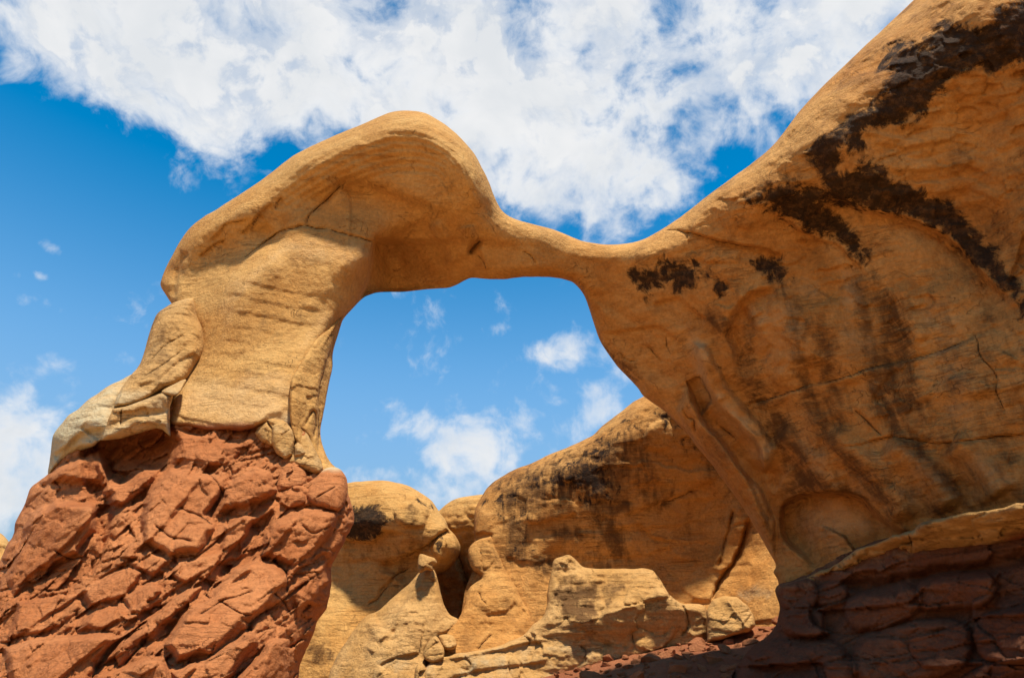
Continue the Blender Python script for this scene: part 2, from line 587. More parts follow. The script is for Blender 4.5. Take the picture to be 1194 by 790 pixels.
# ------------------------------------------------------------------ rock materials
def rock_material(name, tones, bed_rot=(0, 0, 0), bed=1.0, bump=1.0, tones2=None, mottle=0.0):
    m = bpy.data.materials.new(name)
    m.use_nodes = True
    t = NT(m.node_tree)
    bs = t.n['Principled BSDF']
    co = t.new('ShaderNodeTexCoord').outputs['Object']
    light, mid, dark = tones
    if tones2 is not None:
        zone = t.attr('zone')
        light, mid, dark = (t.mix(zone, tones[i], tones2[i]) for i in range(3))
    bigv = t.noise(co, 0.75, 5, 0.6, 0.5)
    midv = t.noise(co, 3.1, 6, 0.62, 0.3)
    fine = t.noise(co, 21.0, 5, 0.65)
    bedc = t.mapping(co, bed_rot, (0.7, 0.7, 9.0))
    bedn = t.noise(bedc, 1.5, 6, 0.62, 0.9)
    bedf = t.noise(t.mapping(co, bed_rot, (2.2, 2.2, 17.0)), 1.3, 6, 0.66, 0.8)
    col = t.mix(t.mapr(bigv, .32, .68), mid, light)
    col = t.mix(t.math('MULTIPLY', t.mapr(bedn, .48, .74), .55 * bed), col, dark)
    col = t.mix(t.math('MULTIPLY', t.mapr(midv, .52, .78), .45), col, dark)
    col = t.mix(t.math('MULTIPLY', t.mapr(midv, .5, .25), .35), col, light)
    # broad brown mottling that follows seepage down the face
    if mottle:
        mo = t.noise(t.mapping(co, (R(12), R(-24), 0), (1.5, 1.5, .55)), 1.15, 6, .62, .8)
        mo2 = t.noise(co, 2.3, 7, .68, .5)
        mf = t.mapr(t.math('ADD', t.math('MULTIPLY', mo, .6), t.math('MULTIPLY', mo2, .4)), .50, .66)
        mf = t.math('MULTIPLY', t.math('MULTIPLY', mf, mottle), t.mapr(t.noise(t.mapping(co, (0, R(8), 0), (2, 2, 24)), 1.5, 4, .7), .3, .6, .45, 1.0))
        if tones2 is not None:
            mf = t.math('MULTIPLY', mf, t.math('MULTIPLY_ADD', zone, .75, .25))
        col = t.mix(mf, col, (.15, .060, .016))
    # hairline cracks
    ck = t.math('ABSOLUTE', t.math('SUBTRACT', t.noise(t.mapping(co, (.4, .3, .9), (1, 1, 1.6)), 1.7, 4, .5, .6), .5))
    ck = t.mapr(ck, 0.0, .0045, 1, 0)
    ck = t.math('MULTIPLY', ck, t.mapr(t.noise(co, 1.3, 2), .52, .60))
    col = t.mix(t.math('MULTIPLY', ck, .55), col, dark)
    cr = t.attr('crack')
    cr = t.math('ADD', cr, t.math('MULTIPLY', t.math('SUBTRACT', t.noise(co, 12, 3), .5), .10))
    cr = t.mapr(cr, .86, 1.0)
    col = t.mix(t.math('MULTIPLY', cr, .62), col, (.06, .025, .010))
    # thin bedding lines
    bl = t.math('ABSOLUTE', t.math('SUBTRACT', t.noise(t.mapping(co, bed_rot, (.55, .55, 6.5)), 1.6, 5, .55, .5), .5))
    bl = t.math('MULTIPLY', t.mapr(bl, 0, .012, 1, 0), t.mapr(t.noise(co, 1.1, 3), .46, .60))
    bl = t.math('MULTIPLY', bl, bed)
    col = t.mix(t.math('MULTIPLY', bl, .45), col, dark)
    # speckle of grains and pits
    gv = t.mapr(fine, .30, .72, 0.80, 1.16, smooth=False)
    gm = t.new('ShaderNodeVectorMath', operation='SCALE')
    t.put(gm.inputs[0], col); t.put(gm.inputs['Scale'], gv)
    col = gm.outputs[0]
    # pale, mineral-bleached zones; on the cliff also a painted sun patch
    pale = t.attr('pale')
    pn = t.math('ADD', pale, t.math('MULTIPLY', t.math('SUBTRACT', midv, .5), .8))
    col = t.mix(t.math('MULTIPLY', t.mapr(pn, .25, .75), t.mapr(pale, 0, .25)), col, t.mix(bedn, (.50, .45, .30), (.50, .36, .17)))
    # red mud wash
    rd = t.attr('redden')
    rn = t.math('ADD', rd, t.math('MULTIPLY', t.math('SUBTRACT', midv, .5), .7))
    col = t.mix(t.math('MULTIPLY', t.mapr(rn, .3, .7), t.mapr(rd, 0, .2)), col, (.27, .082, .030))
    # brown water stains, and shade painted in the same brown
    st = t.attr('stain_shade')
    run = t.noise(t.mapping(co, (R(10), R(-16), 0), (5.5, 5.5, .8)), 1.4, 5, .62, .4)
    hatch = t.noise(t.mapping(co, (R(4), R(10), 0), (2.2, 2.2, 30)), 1.5, 4, .7, .3)
    sn = t.math('ADD', st, t.math('MULTIPLY', t.math('SUBTRACT', run, .5), 1.3))
    sn = t.math('ADD', sn, t.math('MULTIPLY', t.math('SUBTRACT', hatch, .5), .75))
    sn = t.math('ADD', sn, t.math('MULTIPLY', t.math('SUBTRACT', t.noise(co, 5.0, 7, .7, .6), .5), .9))
    col = t.mix(t.math('MULTIPLY', t.mapr(sn, .25, .95), t.math('MULTIPLY', t.mapr(st, 0, .3), .88)), col, (.095, .040, .012))
    # pale wash: sand, clean rock, and reflected light painted on the wall
    wa = t.attr('wash_glow')
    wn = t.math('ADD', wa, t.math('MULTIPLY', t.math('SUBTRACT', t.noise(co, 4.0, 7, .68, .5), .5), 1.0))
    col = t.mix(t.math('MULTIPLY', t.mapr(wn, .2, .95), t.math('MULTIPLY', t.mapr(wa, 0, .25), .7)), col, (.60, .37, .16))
    # black desert varnish with flaked edges
    va = t.attr('varnish')
    vn = t.noise(co, 4.6, 9, 0.70, 0.5)
    v2 = t.math('ADD', va, t.math('MULTIPLY', t.math('SUBTRACT', vn, .5), 1.9))
    v2 = t.math('ADD', v2, t.math('MULTIPLY', t.math('SUBTRACT', run, .5), .7))
    vmask = t.mapr(v2, .40, .70)
    vmask = t.math('MULTIPLY', vmask, t.mapr(va, .02, .2))
    vcol = t.mix(t.mapr(t.noise(co, 11, 7, .7), .44, .70), (.014, .008, .005), (.10, .045, .016))
    col = t.mix(t.math('MULTIPLY', vmask, .95), col, vcol)
    t.l.new(col, bs.inputs['Base Color'])
    bs.inputs['Roughness'].default_value = .92
    bs.inputs['Specular IOR Level'].default_value = .18
    # relief too fine for the mesh
    b1 = t.new('ShaderNodeBump')
    h = t.math('ADD', t.math('MULTIPLY', t.noise(co, 34, 6, .68), .55), t.math('MULTIPLY', bedf, .40 * bed))
    h = t.math('ADD', h, t.math('MULTIPLY', t.noise(co, 9.5, 6, .66, .4), 1.0))
    h = t.math('SUBTRACT', h, t.math('MULTIPLY', vmask, .25))
    h = t.math('SUBTRACT', h, t.math('MULTIPLY', ck, .6))
    h = t.math('SUBTRACT', h, t.math('MULTIPLY', bl, .5))
    h = t.math('SUBTRACT', h, t.math('MULTIPLY', cr, 1.2))
    t.l.new(h, b1.inputs['Height'])
    b1.inputs['Strength'].default_value = .85
    b1.inputs['Distance'].default_value = .045 * bump
    t.l.new(b1.outputs[0], bs.inputs['Normal'])
    return m


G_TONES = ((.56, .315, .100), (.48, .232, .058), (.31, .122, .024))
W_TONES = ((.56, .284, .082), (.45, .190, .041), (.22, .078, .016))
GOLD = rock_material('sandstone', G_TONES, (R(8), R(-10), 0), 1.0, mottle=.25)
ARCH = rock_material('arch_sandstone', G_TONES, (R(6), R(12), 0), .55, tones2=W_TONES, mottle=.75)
WALL = rock_material('canyon_sandstone', W_TONES, (R(4), R(12), 0), .8, mottle=.65)
TAN = rock_material('tan_sandstone', ((.54, .310, .112), (.45, .232, .066), (.27, .122, .032)), (R(0), R(8), 0), .9)
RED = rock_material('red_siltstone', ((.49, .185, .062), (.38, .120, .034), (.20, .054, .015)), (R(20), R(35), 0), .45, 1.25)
DKRED = rock_material('maroon_siltstone', ((.20, .078, .034), (.145, .050, .021), (.085, .028, .012)), (R(5), R(5), 0), .5, 1.2)

Z = lambda x: np.zeros_like(x)

# ------------------------------------------------------------------ ground
def ground_h(x, y):
    s = np.clip((y - 4.0) / 9.2, 0, 1)
    s = s * s * (3 - 2 * s) * .5 + s * .5
    fade = np.clip((60 - y) / 30, 0, 1) * np.clip((40 - np.abs(x)) / 20, 0, 1)
    side = np.clip(.625 + .103 * x, .42, 1.08)
    h = 2.28 * s * fade * side
    P = np.stack([x, y, np.zeros_like(x)], -1).reshape(-1, 3)
    near = np.exp(-(np.hypot(x, y - 8) / 30) ** 2)
    b, c = blocks2(x * 1.7 + .3 * y, y * 1.7, 41)
    h = h + (fbm(P * .35 + 5, 4) * .22 + fbm(P * 2.2, 4) * .07).reshape(x.shape) * near * np.clip((y - 2) / 4, .2, 1)
    h = h + near * .06 * b * np.clip(c * 5, 0, 1) * np.clip((y - 5) / 4, 0, 1)
    return h - .002 * np.maximum(np.hypot(x, y) - 60, 0)


q = np.linspace(-1, 1, 361)
ax = np.sinh(q * 6.2) / np.sinh(6.2) * 1500
gx, gy = np.meshgrid(ax + 2.5, ax + 9.5)
gz = ground_h(gx, gy)
V = np.stack([gx.ravel(), gy.ravel(), gz.ravel()], 1)
nn = len(q)
ii, jj = np.meshgrid(np.arange(nn - 1), np.arange(nn - 1), indexing='ij')
a = (ii * nn + jj).ravel()
F = np.stack([a, a + 1, a + nn + 1, a + nn], 1)
GROUND = rock_material('red_ground', ((.36, .135, .055), (.28, .092, .036), (.17, .052, .020)), (0, 0, 0), .2, 1.8)
sand = np.clip((9.5 - V[:, 1]) / 3, 0, 1)
gr = mesh_obj('ground', V, F, GROUND, attrs=dict(wash_glow=sand))
gr['kind'] = 'structure'
gr['label'] = 'red gravelly ground rising to the foot of the sandstone walls'


# ------------------------------------------------------------------ the arch
base = at(250, 900, 7.2)
ARCH_LOC = (-2.6, 7.6, .3)
arch = thing('natural_arch', 'golden sandstone arch with mushroom shaped cap, red rock plinth and overhanging varnished wall', 'rock arch', ARCH_LOC)

UP = [  # px, py, R, w
    (200, 300, .6, 26), (211, 280, .7, 26), (223, 264.5, .7, 26), (238.6, 252, .7, 26), (251, 245.5, .7, 26), (274, 230, .75, 26), (299, 214, .8, 26),
    (322, 197.5, .8, 26), (342, 182, .8, 26), (368, 168, .8, 26), (393, 157, .8, 26), (418, 147, .8, 26), (450, 132.6, .9, 28), (471, 129, .9, 28),
    (491, 130.6, .9, 28), (506, 137, .9, 28), (524, 149, .9, 28), (539, 163, .9, 28), (552, 178, .9, 26), (562, 195, .8, 26), (570, 211, .8, 26),
    (575.5, 227, .7, 26), (581, 239, .65, 34), (589, 249, .6, 30), (602.5, 256, .5, 26), (623, 261.5, .5, 24), (643, 267, .5, 24), (663, 275, .5, 22),
    (681, 281.5, .45, 20), (700.5, 284.6, .45, 20), (716.7, 285, .45, 20), (733, 283.4, .5, 22), (749, 279, .5, 24), (767, 270.5, .6, 30),
    (800, 248, .7, 40), (840, 217, .8, 50), (875, 192, .9, 55), (901, 170, .9, 60), (926, 138, 1., 65), (951, 109, 1., 70), (982, 79, 1.1, 75),
    (1017, 46, 1.1, 80), (1063, 2.5, 1.2, 85), (1110, -42, 1.3, 90), (1180, -95, 1.4, 100), (1270, -130, 1.5, 110), (1380, -120, 1.5, 110), (1450, -20, 1., 90),
    (1480, 200, .6, 60), (1480, 420, .3, 30), (1440, 640, .1, 10), (1300, 640, .1, 10), (1150, 660, .1, 10), (1000, 705, .1, 10), (918, 716, .1, 10),
    (909, 690, .2, 12), (907, 676, .2, 12), (902, 667, .2, 12), (904.5, 659, .2, 12), (899, 647.6, .2, 12), (884.5, 622, .25, 14), (868.7, 595, .3, 15), (846.6, 565, .35, 16),
    (829, 540, .35, 18), (813.4, 521.5, .35, 18), (801, 505, .35, 18), (787, 491, .35, 18), (775, 479, .35, 18), (751.6, 462.8, .35, 20), (742.5, 450.6, .35, 22),
    (723, 430, .35, 24), (714.5, 419, .35, 24), (701.5, 400.6, .35, 24), (694.4, 383, .35, 24), (688, 362, .35, 22), (680.5, 343, .3, 20), (670, 330.5, .3, 18),
    (660, 326.7, .3, 16), (648, 324, .3, 16), (628, 322.7, .3, 16), (610, 323, .3, 16), (587, 325.7, .25, 16), (564.6, 325, .2, 14), (551, 323.4, .2, 14), (542, 326.5, .2, 12),
    (532, 332, .2, 12), (521.5, 335.6, .2, 12), (499, 337, .2, 12), (471, 340, .2, 12), (443, 340.6, .2, 12), (430, 344, .25, 12), (421, 349.5, .3, 16), (403, 367.7, .3, 18),
    (397, 374, .3, 16), (378, 399, .3, 14), (364, 423, .3, 14), (352, 444.6, .3, 12), (350, 470, .25, 12), (349, 498, .2, 10), (335, 508, .1, 8), (312, 494, .1, 8),
    (296, 499, .12, 8), (281, 502, .12, 8), (265, 500.5, .12, 8), (243, 501.5, .12, 8), (220.5, 497, .12, 8), (199, 495, .15, 10), (196, 475, .3, 14), (194, 458.7, .35, 18), (200, 443.5, .4, 24),
    (212, 424, .45, 30), (219, 408, .45, 30), (219, 390, .45, 30), (213, 376, .45, 28), (207, 366, .4, 24), (203, 360, .3, 20), (199, 353, .3, 20), (192, 342, .4, 26), (187, 333.5, .5, 30), (188, 325, .5, 32), (193, 313, .6, 36),
]
UPC = [  # px, py, distance
    # cap
    (225, 285, 7.95), (260, 255, 7.75), (300, 226, 7.58), (350, 191, 7.38), (400, 166, 7.22), (440, 150, 7.14), (480, 145, 7.1), (512, 160, 7.1), (535, 185, 7.2), (552, 205, 7.3),
    (300, 260, 7.75), (350, 232, 7.7), (380, 212, 7.5), (430, 198, 7.5), (475, 205, 7.58), (510, 225, 7.66), (545, 245, 7.8), (440, 175, 7.28), (490, 180, 7.3),
    (205, 330, 8.1), (230, 318, 8.1), (270, 292, 8.02), (310, 272, 8.0), (345, 255, 7.75), (375, 232, 7.78), (410, 221, 7.8), (440, 235, 7.85), (475, 245, 7.92), (500, 256, 8.05),
    # neck and pier
    (400, 250, 7.82), (440, 262, 7.9), (355, 275, 7.72), (400, 285, 7.78), (430, 300, 7.85), (320, 300, 7.66), (280, 330, 7.68), (250, 350, 7.82), (340, 330, 7.56), (400, 335, 7.75), (215, 375, 7.9), (222, 410, 7.75), (205, 450, 7.5),
    (270, 380, 7.65), (330, 380, 7.5), (380, 370, 7.75), (255, 430, 7.5), (300, 430, 7.3), (345, 425, 7.4), (215, 470, 7.3), (250, 480, 7.15), (300, 480, 7.1), (340, 480, 7.2),
    # underside right of the pier, span
    (450, 300, 8.7), (480, 290, 8.6), (450, 332, 9.0), (500, 325, 9.05), (520, 285, 8.45), (540, 300, 8.6), (545, 320, 8.85), (570, 265, 8.1), (575, 310, 8.6), (610, 275, 8.35), (620, 310, 8.65), (660, 290, 8.6), (660, 318, 8.8), (700, 300, 8.6), (700, 330, 8.85), (740, 300, 8.4),
    # wall
    (800, 270, 7.9), (860, 225, 7.2), (920, 180, 6.6), (990, 120, 6.1), (1060, 60, 5.7), (1150, 20, 5.3), (1280, -20, 5.3), (1420, 50, 5.4),
    (720, 380, 9.2), (760, 350, 8.75), (800, 320, 8.3), (760, 430, 9.5), (820, 400, 8.75), (880, 350, 8.1), (940, 300, 7.75), (1000, 240, 7.0), (1060, 200, 6.6), (1130, 150, 6.15), (1194, 120, 5.75),
    (860, 440, 8.9), (930, 400, 8.2), (1000, 340, 7.65), (1080, 300, 7.1), (1150, 260, 6.75), (1194, 250, 6.3), (1194, 400, 6.8), (1120, 400, 7.35), (1040, 420, 7.8), (960, 470, 8.5),
    (820, 500, 9.9), (870, 540, 9.9), (900, 600, 10.3), (905, 650, 10.5), (900, 500, 9.3), (950, 550, 9.2), (1030, 520, 8.3), (1110, 500, 7.6), (1194, 500, 7.15), (1194, 580, 7.35), (1110, 580, 8.1), (1030, 600, 8.8),
    (960, 640, 9.8), (930, 690, 10.3), (1100, 650, 8.5), (1300, 300, 5.9), (1300, 600, 6.7), (1440, 400, 5.6), (1440, 640, 6.2),
]
PIER_POLY = [(196, 352), (233, 323), (281, 302), (302, 288), (325, 271.5), (342, 264.7), (355.6, 263.5), (372, 267), (395, 268), (420, 278), (436, 284), (434, 300), (429, 330), (421, 350), (405, 375), (360, 450), (355, 515), (190, 515), (190, 450), (232, 425), (236, 380), (220, 350)]
EDGE_R = [(437, 282), (434, 300), (432, 315), (427, 333), (419, 352)]
BROW = [(393, 216), (406, 212), (420, 214), (437, 221), (456, 228), (478, 236.7), (494, 241), (504, 249), (510, 262)]


def up_relief(x, y, P):
    r = Relief(x, y, P, 3, 1.6)
    # pier steps back to the underside on its right
    s_y = r.y
    d, t, s = line_field(x, y, EDGE_R, 260)
    r.h -= .50 * np.clip(-s * d / 2.5 * .5 + .5, 0, 1) * np.exp(-d / 60) * np.clip((s_y - 277) / 9, 0, 1) * (d < 240)
    # neck recess under the brow
    r.step(BROW, .13, 34, 8, 1)
    r.ridge([(395, 206), (425, 205), (460, 216), (495, 230), (515, 250)], 16, .06)
    # joints
    r.groove([(356, 264.5), (358, 257), (362.6, 249), (378, 236.7), (393, 221.5), (404, 213)], 1.2, .09)
    r.step([(325, 271), (342, 264.5), (356, 263), (372, 266.5), (384, 266)], .07, 14, 2, -1)
    r.groove([(300, 289), (312, 280), (325, 271.5), (342, 264.7), (356, 263.5), (372, 267), (384, 266.5)], 1.4, .12)
    r.groove([(281, 303), (302, 288), (325, 272)], 1.6, .06)
    r.groove([(384, 267), (396, 271), (420, 279), (437, 285)], 1.3, .05)
    r.pillow([(357, 262), (364, 248), (380, 238), (395, 222), (412, 216), (440, 226), (480, 242), (500, 252), (470, 268), (436, 282), (410, 274), (385, 265)], .03, 16)
    r.step([(436, 283), (463, 272), (506, 257)], .13, 30, 7, 1)
    # fan of ridges below the brow at the right
    r.ridge([(508, 258), (522, 285), (532, 308)], 7, .10)
    r.groove([(548, 297), (556, 287), (562, 282)], 3, .14)
    r.ridge([(545, 262), (548, 280), (538, 300)], 8, .10)
    r.crest([(560, 290), (566, 300), (566, 314)], 4, .06)
    r.groove([(558, 298), (564, 306), (567, 314)], 1.0, .04)
    r.groove([(610, 292), (620, 297), (627, 307)], 1.0, .04)
    # cap left face: chipped scarps
    r.step([(205, 345), (207, 325), (214, 305), (220, 296)], .10, 14, 2, -1)
    for c in ([(245, 280), (258, 268), (262, 262), (275, 258), (290, 255)], [(280, 274), (292, 262), (300, 250), (318, 238)], [(232, 300), (250, 285), (262, 280)], [(320, 245), (322, 236), (328, 230)], [(292, 272), (296, 258), (303, 250)]):
        r.step(c, .05, 9, 1.5, 1)
        r.groove(c, 1.1, .03)
    # bedding terraces round the cap
    for k in range(7):
        off = 9 + 9 * k
        r.step([(300 + off * .4, 222 + off * .7), (380 + off * .2, 165 + off), (450, 140 + off), (500, 146 + off * .9), (540 - off * .35, 176 + off * .6), (566 - off * .6, 226 + off * .2)], .032, 8, 1.5, -1)
    # pier
    r.ridge([(330, 300), (300, 325), (285, 350), (262, 400), (240, 450)], 22, .07)
    r.bowl([(300, 335), (350, 300), (400, 320), (395, 350), (350, 395), (300, 400)], .07, 30)
    for k in range(9):
        yy = 330 + 17 * k
        r.step([(268 - 4 * k, yy - 4), (310 - 3 * k, yy + 4), (350 - 2 * k, yy + 12), (385 - 5 * k, yy + 16)], .018, 9, 2, 1)
    r.step([(200, 481), (230, 489), (262, 497)], .03, 7, 1.2, 1)
    r.ridge([(300, 495), (312, 482), (330, 478)], 5, .05)
    # span hollow and wall
    r.step([(800, 269), (826, 277.5), (854, 284), (889, 290), (915, 300)], .10, 18, 2, 1)
    r.groove([(770, 268), (800, 270), (826, 278), (854, 284.5), (889, 290)], 1.4, .06)
    r.ridge([(662, 334), (690, 352), (720, 372), (745, 395)], 12, .06)
    r.step([(760, 354), (775, 350), (792, 349), (802, 358), (815, 368), (824, 372)], .09, 16, 2, 1)
    r.step([(704, 388), (735, 384), (763, 380), (780, 390), (792, 398)], .07, 15, 1.6, 1)
    r.groove([(754, 402), (764, 412), (772, 421)], 1.3, .07)
    r.groove([(722, 410), (732, 418), (742, 421)], 1.3, .07)
    r.groove([(775, 392), (778, 404), (783, 414)], 1.2, .04)
    r.step([(905, 335), (885, 340), (870.6, 347), (858, 365), (850, 388), (858, 410), (862, 440)], .24, 34, 5, -1)
    r.crest([(809, 400), (821.5, 444.6), (837.7, 471), (854, 485), (882, 513.4), (892, 531.6), (891, 548)], 14, .26)
    r.step([(812, 415), (821.5, 444.6), (837.7, 471), (854, 487), (882, 514), (892, 532)], .12, 22, 3, 1)
    r.crest([(798, 448.6), (817.5, 485), (841.8, 513), (862, 546), (885, 590), (900, 630)], 12, .22)
    r.step([(798, 448.6), (817.5, 485), (841.8, 513), (862, 546), (885, 590), (900, 630)], .14, 26, 3, -1)
    r.slab([(800, 452), (818, 486), (842, 514), (862, 545), (888, 570), (905, 605), (905, 655), (885, 622), (868, 594), (829, 540), (803, 505), (790, 480)], .16, 5)
    r.slab([(808, 398), (824, 402), (850, 450), (880, 485), (908, 522), (893, 552), (880, 518), (842, 476), (822, 447)], .14, 6)
    r.slab([(690, 346), (760, 390), (800, 440), (790, 470), (752, 455), (715, 412)], .05, 10)
    r.pillow([(799, 445), (815, 440.5), (831, 467), (818, 484)], -.14, 4, sharp=True)
    r.groove([(799, 445), (815, 441), (823, 455), (832, 468)], 1.4, .07)
    r.groove([(796, 475), (803, 486), (811, 489), (813, 502)], 1.8, .10)
    r.groove([(840, 496), (850, 504), (859, 511)], 1.6, .08)
    r.groove([(866, 476), (882, 468), (900, 463.6), (938, 451), (976, 443), (1014, 430.6), (1064.6, 418), (1115, 403), (1168, 380)], 1.5, .06)
    r.step([(866, 476), (900, 463.6), (938, 451), (976, 443), (1014, 430.6), (1064.6, 418), (1115, 403), (1168, 380)], .05, 20, 2, -1)
    r.groove([(973, 518), (1001, 518), (1037, 509), (1064.6, 511.7), (1097.5, 516.7), (1135.5, 513), (1191, 506.6), (1260, 500)], 1.3, .07)
    r.step([(973, 518), (1001, 518), (1037, 509), (1064.6, 511.7), (1097.5, 516.7), (1135.5, 513), (1191, 506.6), (1260, 500)], .03, 30, 2, 1)
    r.groove([(1136, 386), (1139, 400), (1142, 415.5), (1161, 438), (1162, 458.5), (1173.5, 484)], 1.0, .04)
    r.groove([(996, 478), (1005, 485), (1018, 497), (1030, 508)], 1.6, .05)
    r.step([(1018, 470), (1024, 455), (1037, 440), (1039, 428)], .05, 14, 2, 1)
    r.step([(1064, 440), (1068, 422), (1067, 405)], .05, 14, 2, 1)
    r.step([(950, 662), (932, 642), (917, 628), (912, 605), (916, 588), (930, 580), (960, 576), (1000, 580), (1020, 596), (1042, 614), (1062, 620)], .42, 46, 3, 1)
    r.ridge([(908, 590), (912, 610), (920, 632), (945, 655)], 7, .08)
    r.crest([(891, 550), (902, 575), (914, 560), (926, 545)], 7, .10)
    for k, (x0, y0, x1, y1, a_) in enumerate([(905, 505, 975, 580, .10), (965, 505, 1060, 605, .10), (1035, 515, 1110, 595, .11), (1110, 515, 1165, 580, .11), (905, 430, 960, 520, .06), (960, 350, 990, 450, .05), (1045, 330, 1075, 470, .06)]):
        xm, ym = (x0 + x1) / 2 + 6, (y0 + y1) / 2 - 8
        r.ridge([(x0, y0), (xm, ym), (x1, y1)], 17, a_ * 1.9)
    r.ridge([(875, 380), (900, 370), (930, 390), (940, 430)], 34, .16)
    r.ridge([(1080, 330), (1120, 400), (1130, 470)], 40, .14)
    r.bowl([(690, 345), (720, 360), (760, 400), (790, 440), (760, 440), (720, 405)], .12, 24)
    # folded crust below the varnish
    for k in range(6):
        o = k * 13
        r.step([(1010 + o * .6, 150 + o * 1.2), (1050 + o * .7, 160 + o), (1100 + o * .5, 150 + o * 1.1), (1150 + o * .2, 160 + o * 1.2)], .03, 12, 2, 1 if k % 2 else -1)
    r.step([(900, 250), (940, 272), (975, 286), (990, 300), (1010, 318)], .07, 16, 2, 1)
    r.step([(960, 222), (1010, 246), (1060, 256), (1110, 285), (1150, 325), (1180, 352)], .16, 30, 4, 1)
    r.step([(1176, 330), (1186, 300), (1194, 270)], .08, 20, 3, 1)
    # weathered surface
    wall = np.clip((x - 700) / 120, 0, 1)
    Pb = P.copy(); Pb[:, 2] = Pb[:, 2] + .18 * P[:, 0]
    r.h += (.055 + .07 * wall) * fbm(P * .9, 3) + .030 * fbm(P * 2.6 + 3, 4, .55) * (1 - .2 * wall)
    bed_ = fbm(Pb * np.array([.9, .9, 7.0]), 4, .55)
    r.h += .016 * bed_ + .012 * wall * fbm(P * np.array([1.6, 1.6, 9]) + 8, 3)
    r.h += .010 * fbm(P * 12, 3)
    b, c = blocks2(x / 46 + .3 * y / 46, y / 30, 5, tilt=.9)
    bf, cf = blocks2(x / 26 + .7 * fbm(P * 1.5 + 2, 3), y / 13 + .35 * x / 26 + .7 * fbm(P * 1.5 + 12, 3), 15, tilt=1.3)
    r.h += wall * (.03 * b * np.clip(c * 4, 0, 1) + .022 * bf * np.clip(fbm(P * 1.1 + 90, 2) * 3 + .5, 0, 1) + .035 * strata(P, .33, 9, .9) + .07 * np.abs(fbm(P * 1.3 + 4, 2)) + .025 * np.abs(fbm(P * 4 + 4, 2)))
    return r


V1 = [(1240, -20), (1194, 0), (1169, 5), (1144, 25), (1103, 23), (1078, 48), (1042, 50), (1025, 66), (1032, 94), (1022, 116), (989, 134), (982, 152), (951, 162), (941, 187), (954, 200), (961, 218), (930, 214), (906, 213), (870, 233), (896, 248), (941, 268), (977, 283), (987, 299), (1007, 314), (1015, 304), (1007, 283), (977, 253), (962, 238), (1007, 243), (1053, 253), (1093, 268), (1123, 294), (1154, 324), (1174, 349), (1194, 366), (1230, 400), (1240, 380), (1200, 352), (1189, 343), (1164, 299), (1139, 266), (1103, 236), (1063, 216), (1027, 193), (1012, 187), (992, 200), (967, 197), (1007, 167), (1017, 147), (1053, 144), (1078, 137), (1103, 101), (1139, 76), (1159, 86), (1184, 76), (1240, 50)]
V2 = [(736, 312), (737, 329), (747, 341), (759, 342), (767, 331), (779, 333), (790, 341), (800, 337), (810, 331), (826, 333), (828, 320), (818, 318), (806, 306), (781, 303), (769, 306), (761, 314), (745, 312)]
V3 = [(872, 302), (900, 300), (920, 312), (922, 328), (905, 330), (888, 316)]
V4 = [(830, 332), (838, 326), (848, 338), (840, 342)]
STREAKS = [([(1000, 310), (1010, 380), (1030, 470), (1080, 540), (1150, 602)], 12, 1.3), ([(925, 330), (930, 400), (950, 480), (990, 540), (1060, 605)], 10, 1.2), ([(1090, 330), (1110, 420), (1150, 500), (1200, 550)], 13, 1.),
           ([(880, 345), (872, 420), (890, 480), (905, 540)], 8, .9), ([(862, 405), (880, 435), (900, 470)], 13, .9), ([(898, 470), (912, 505), (925, 540)], 17, 1.), ([(912, 520), (940, 550), (975, 565), (1000, 575)], 15, .9), ([(955, 385), (968, 420), (975, 470), (985, 510)], 17, .95),
           ([(1040, 370), (1052, 410), (1066, 460), (1078, 505)], 18, .8), ([(890, 310), (905, 325), (920, 352)], 13, .8), ([(825, 372), (840, 382), (852, 392)], 12, 1.), ([(700, 396), (715, 416), (735, 438), (745, 448)], 11, 1.),
           ([(1000, 545), (1040, 590), (1065, 608)], 13, .75), ([(1075, 525), (1110, 560), (1150, 590)], 12, .75), ([(735, 392), (745, 400), (765, 415)], 9, .6), ([(945, 260), (980, 290), (1015, 310), (1025, 350)], 12, .7), ([(1110, 420), (1150, 450), (1194, 440)], 25, .4),
           ([(770, 440), (790, 432), (805, 432)], 9, .7), ([(725, 352), (760, 365), (790, 380)], 9, .45), ([(850, 500), (870, 530)], 10, .6), ([(915, 590), (945, 575), (985, 575), (1030, 600)], 7, .8), ([(1110, 70), (1150, 50), (1194, 30)], 30, .6), ([(1000, 130), (1040, 120), (1080, 100)], 20, .6)]


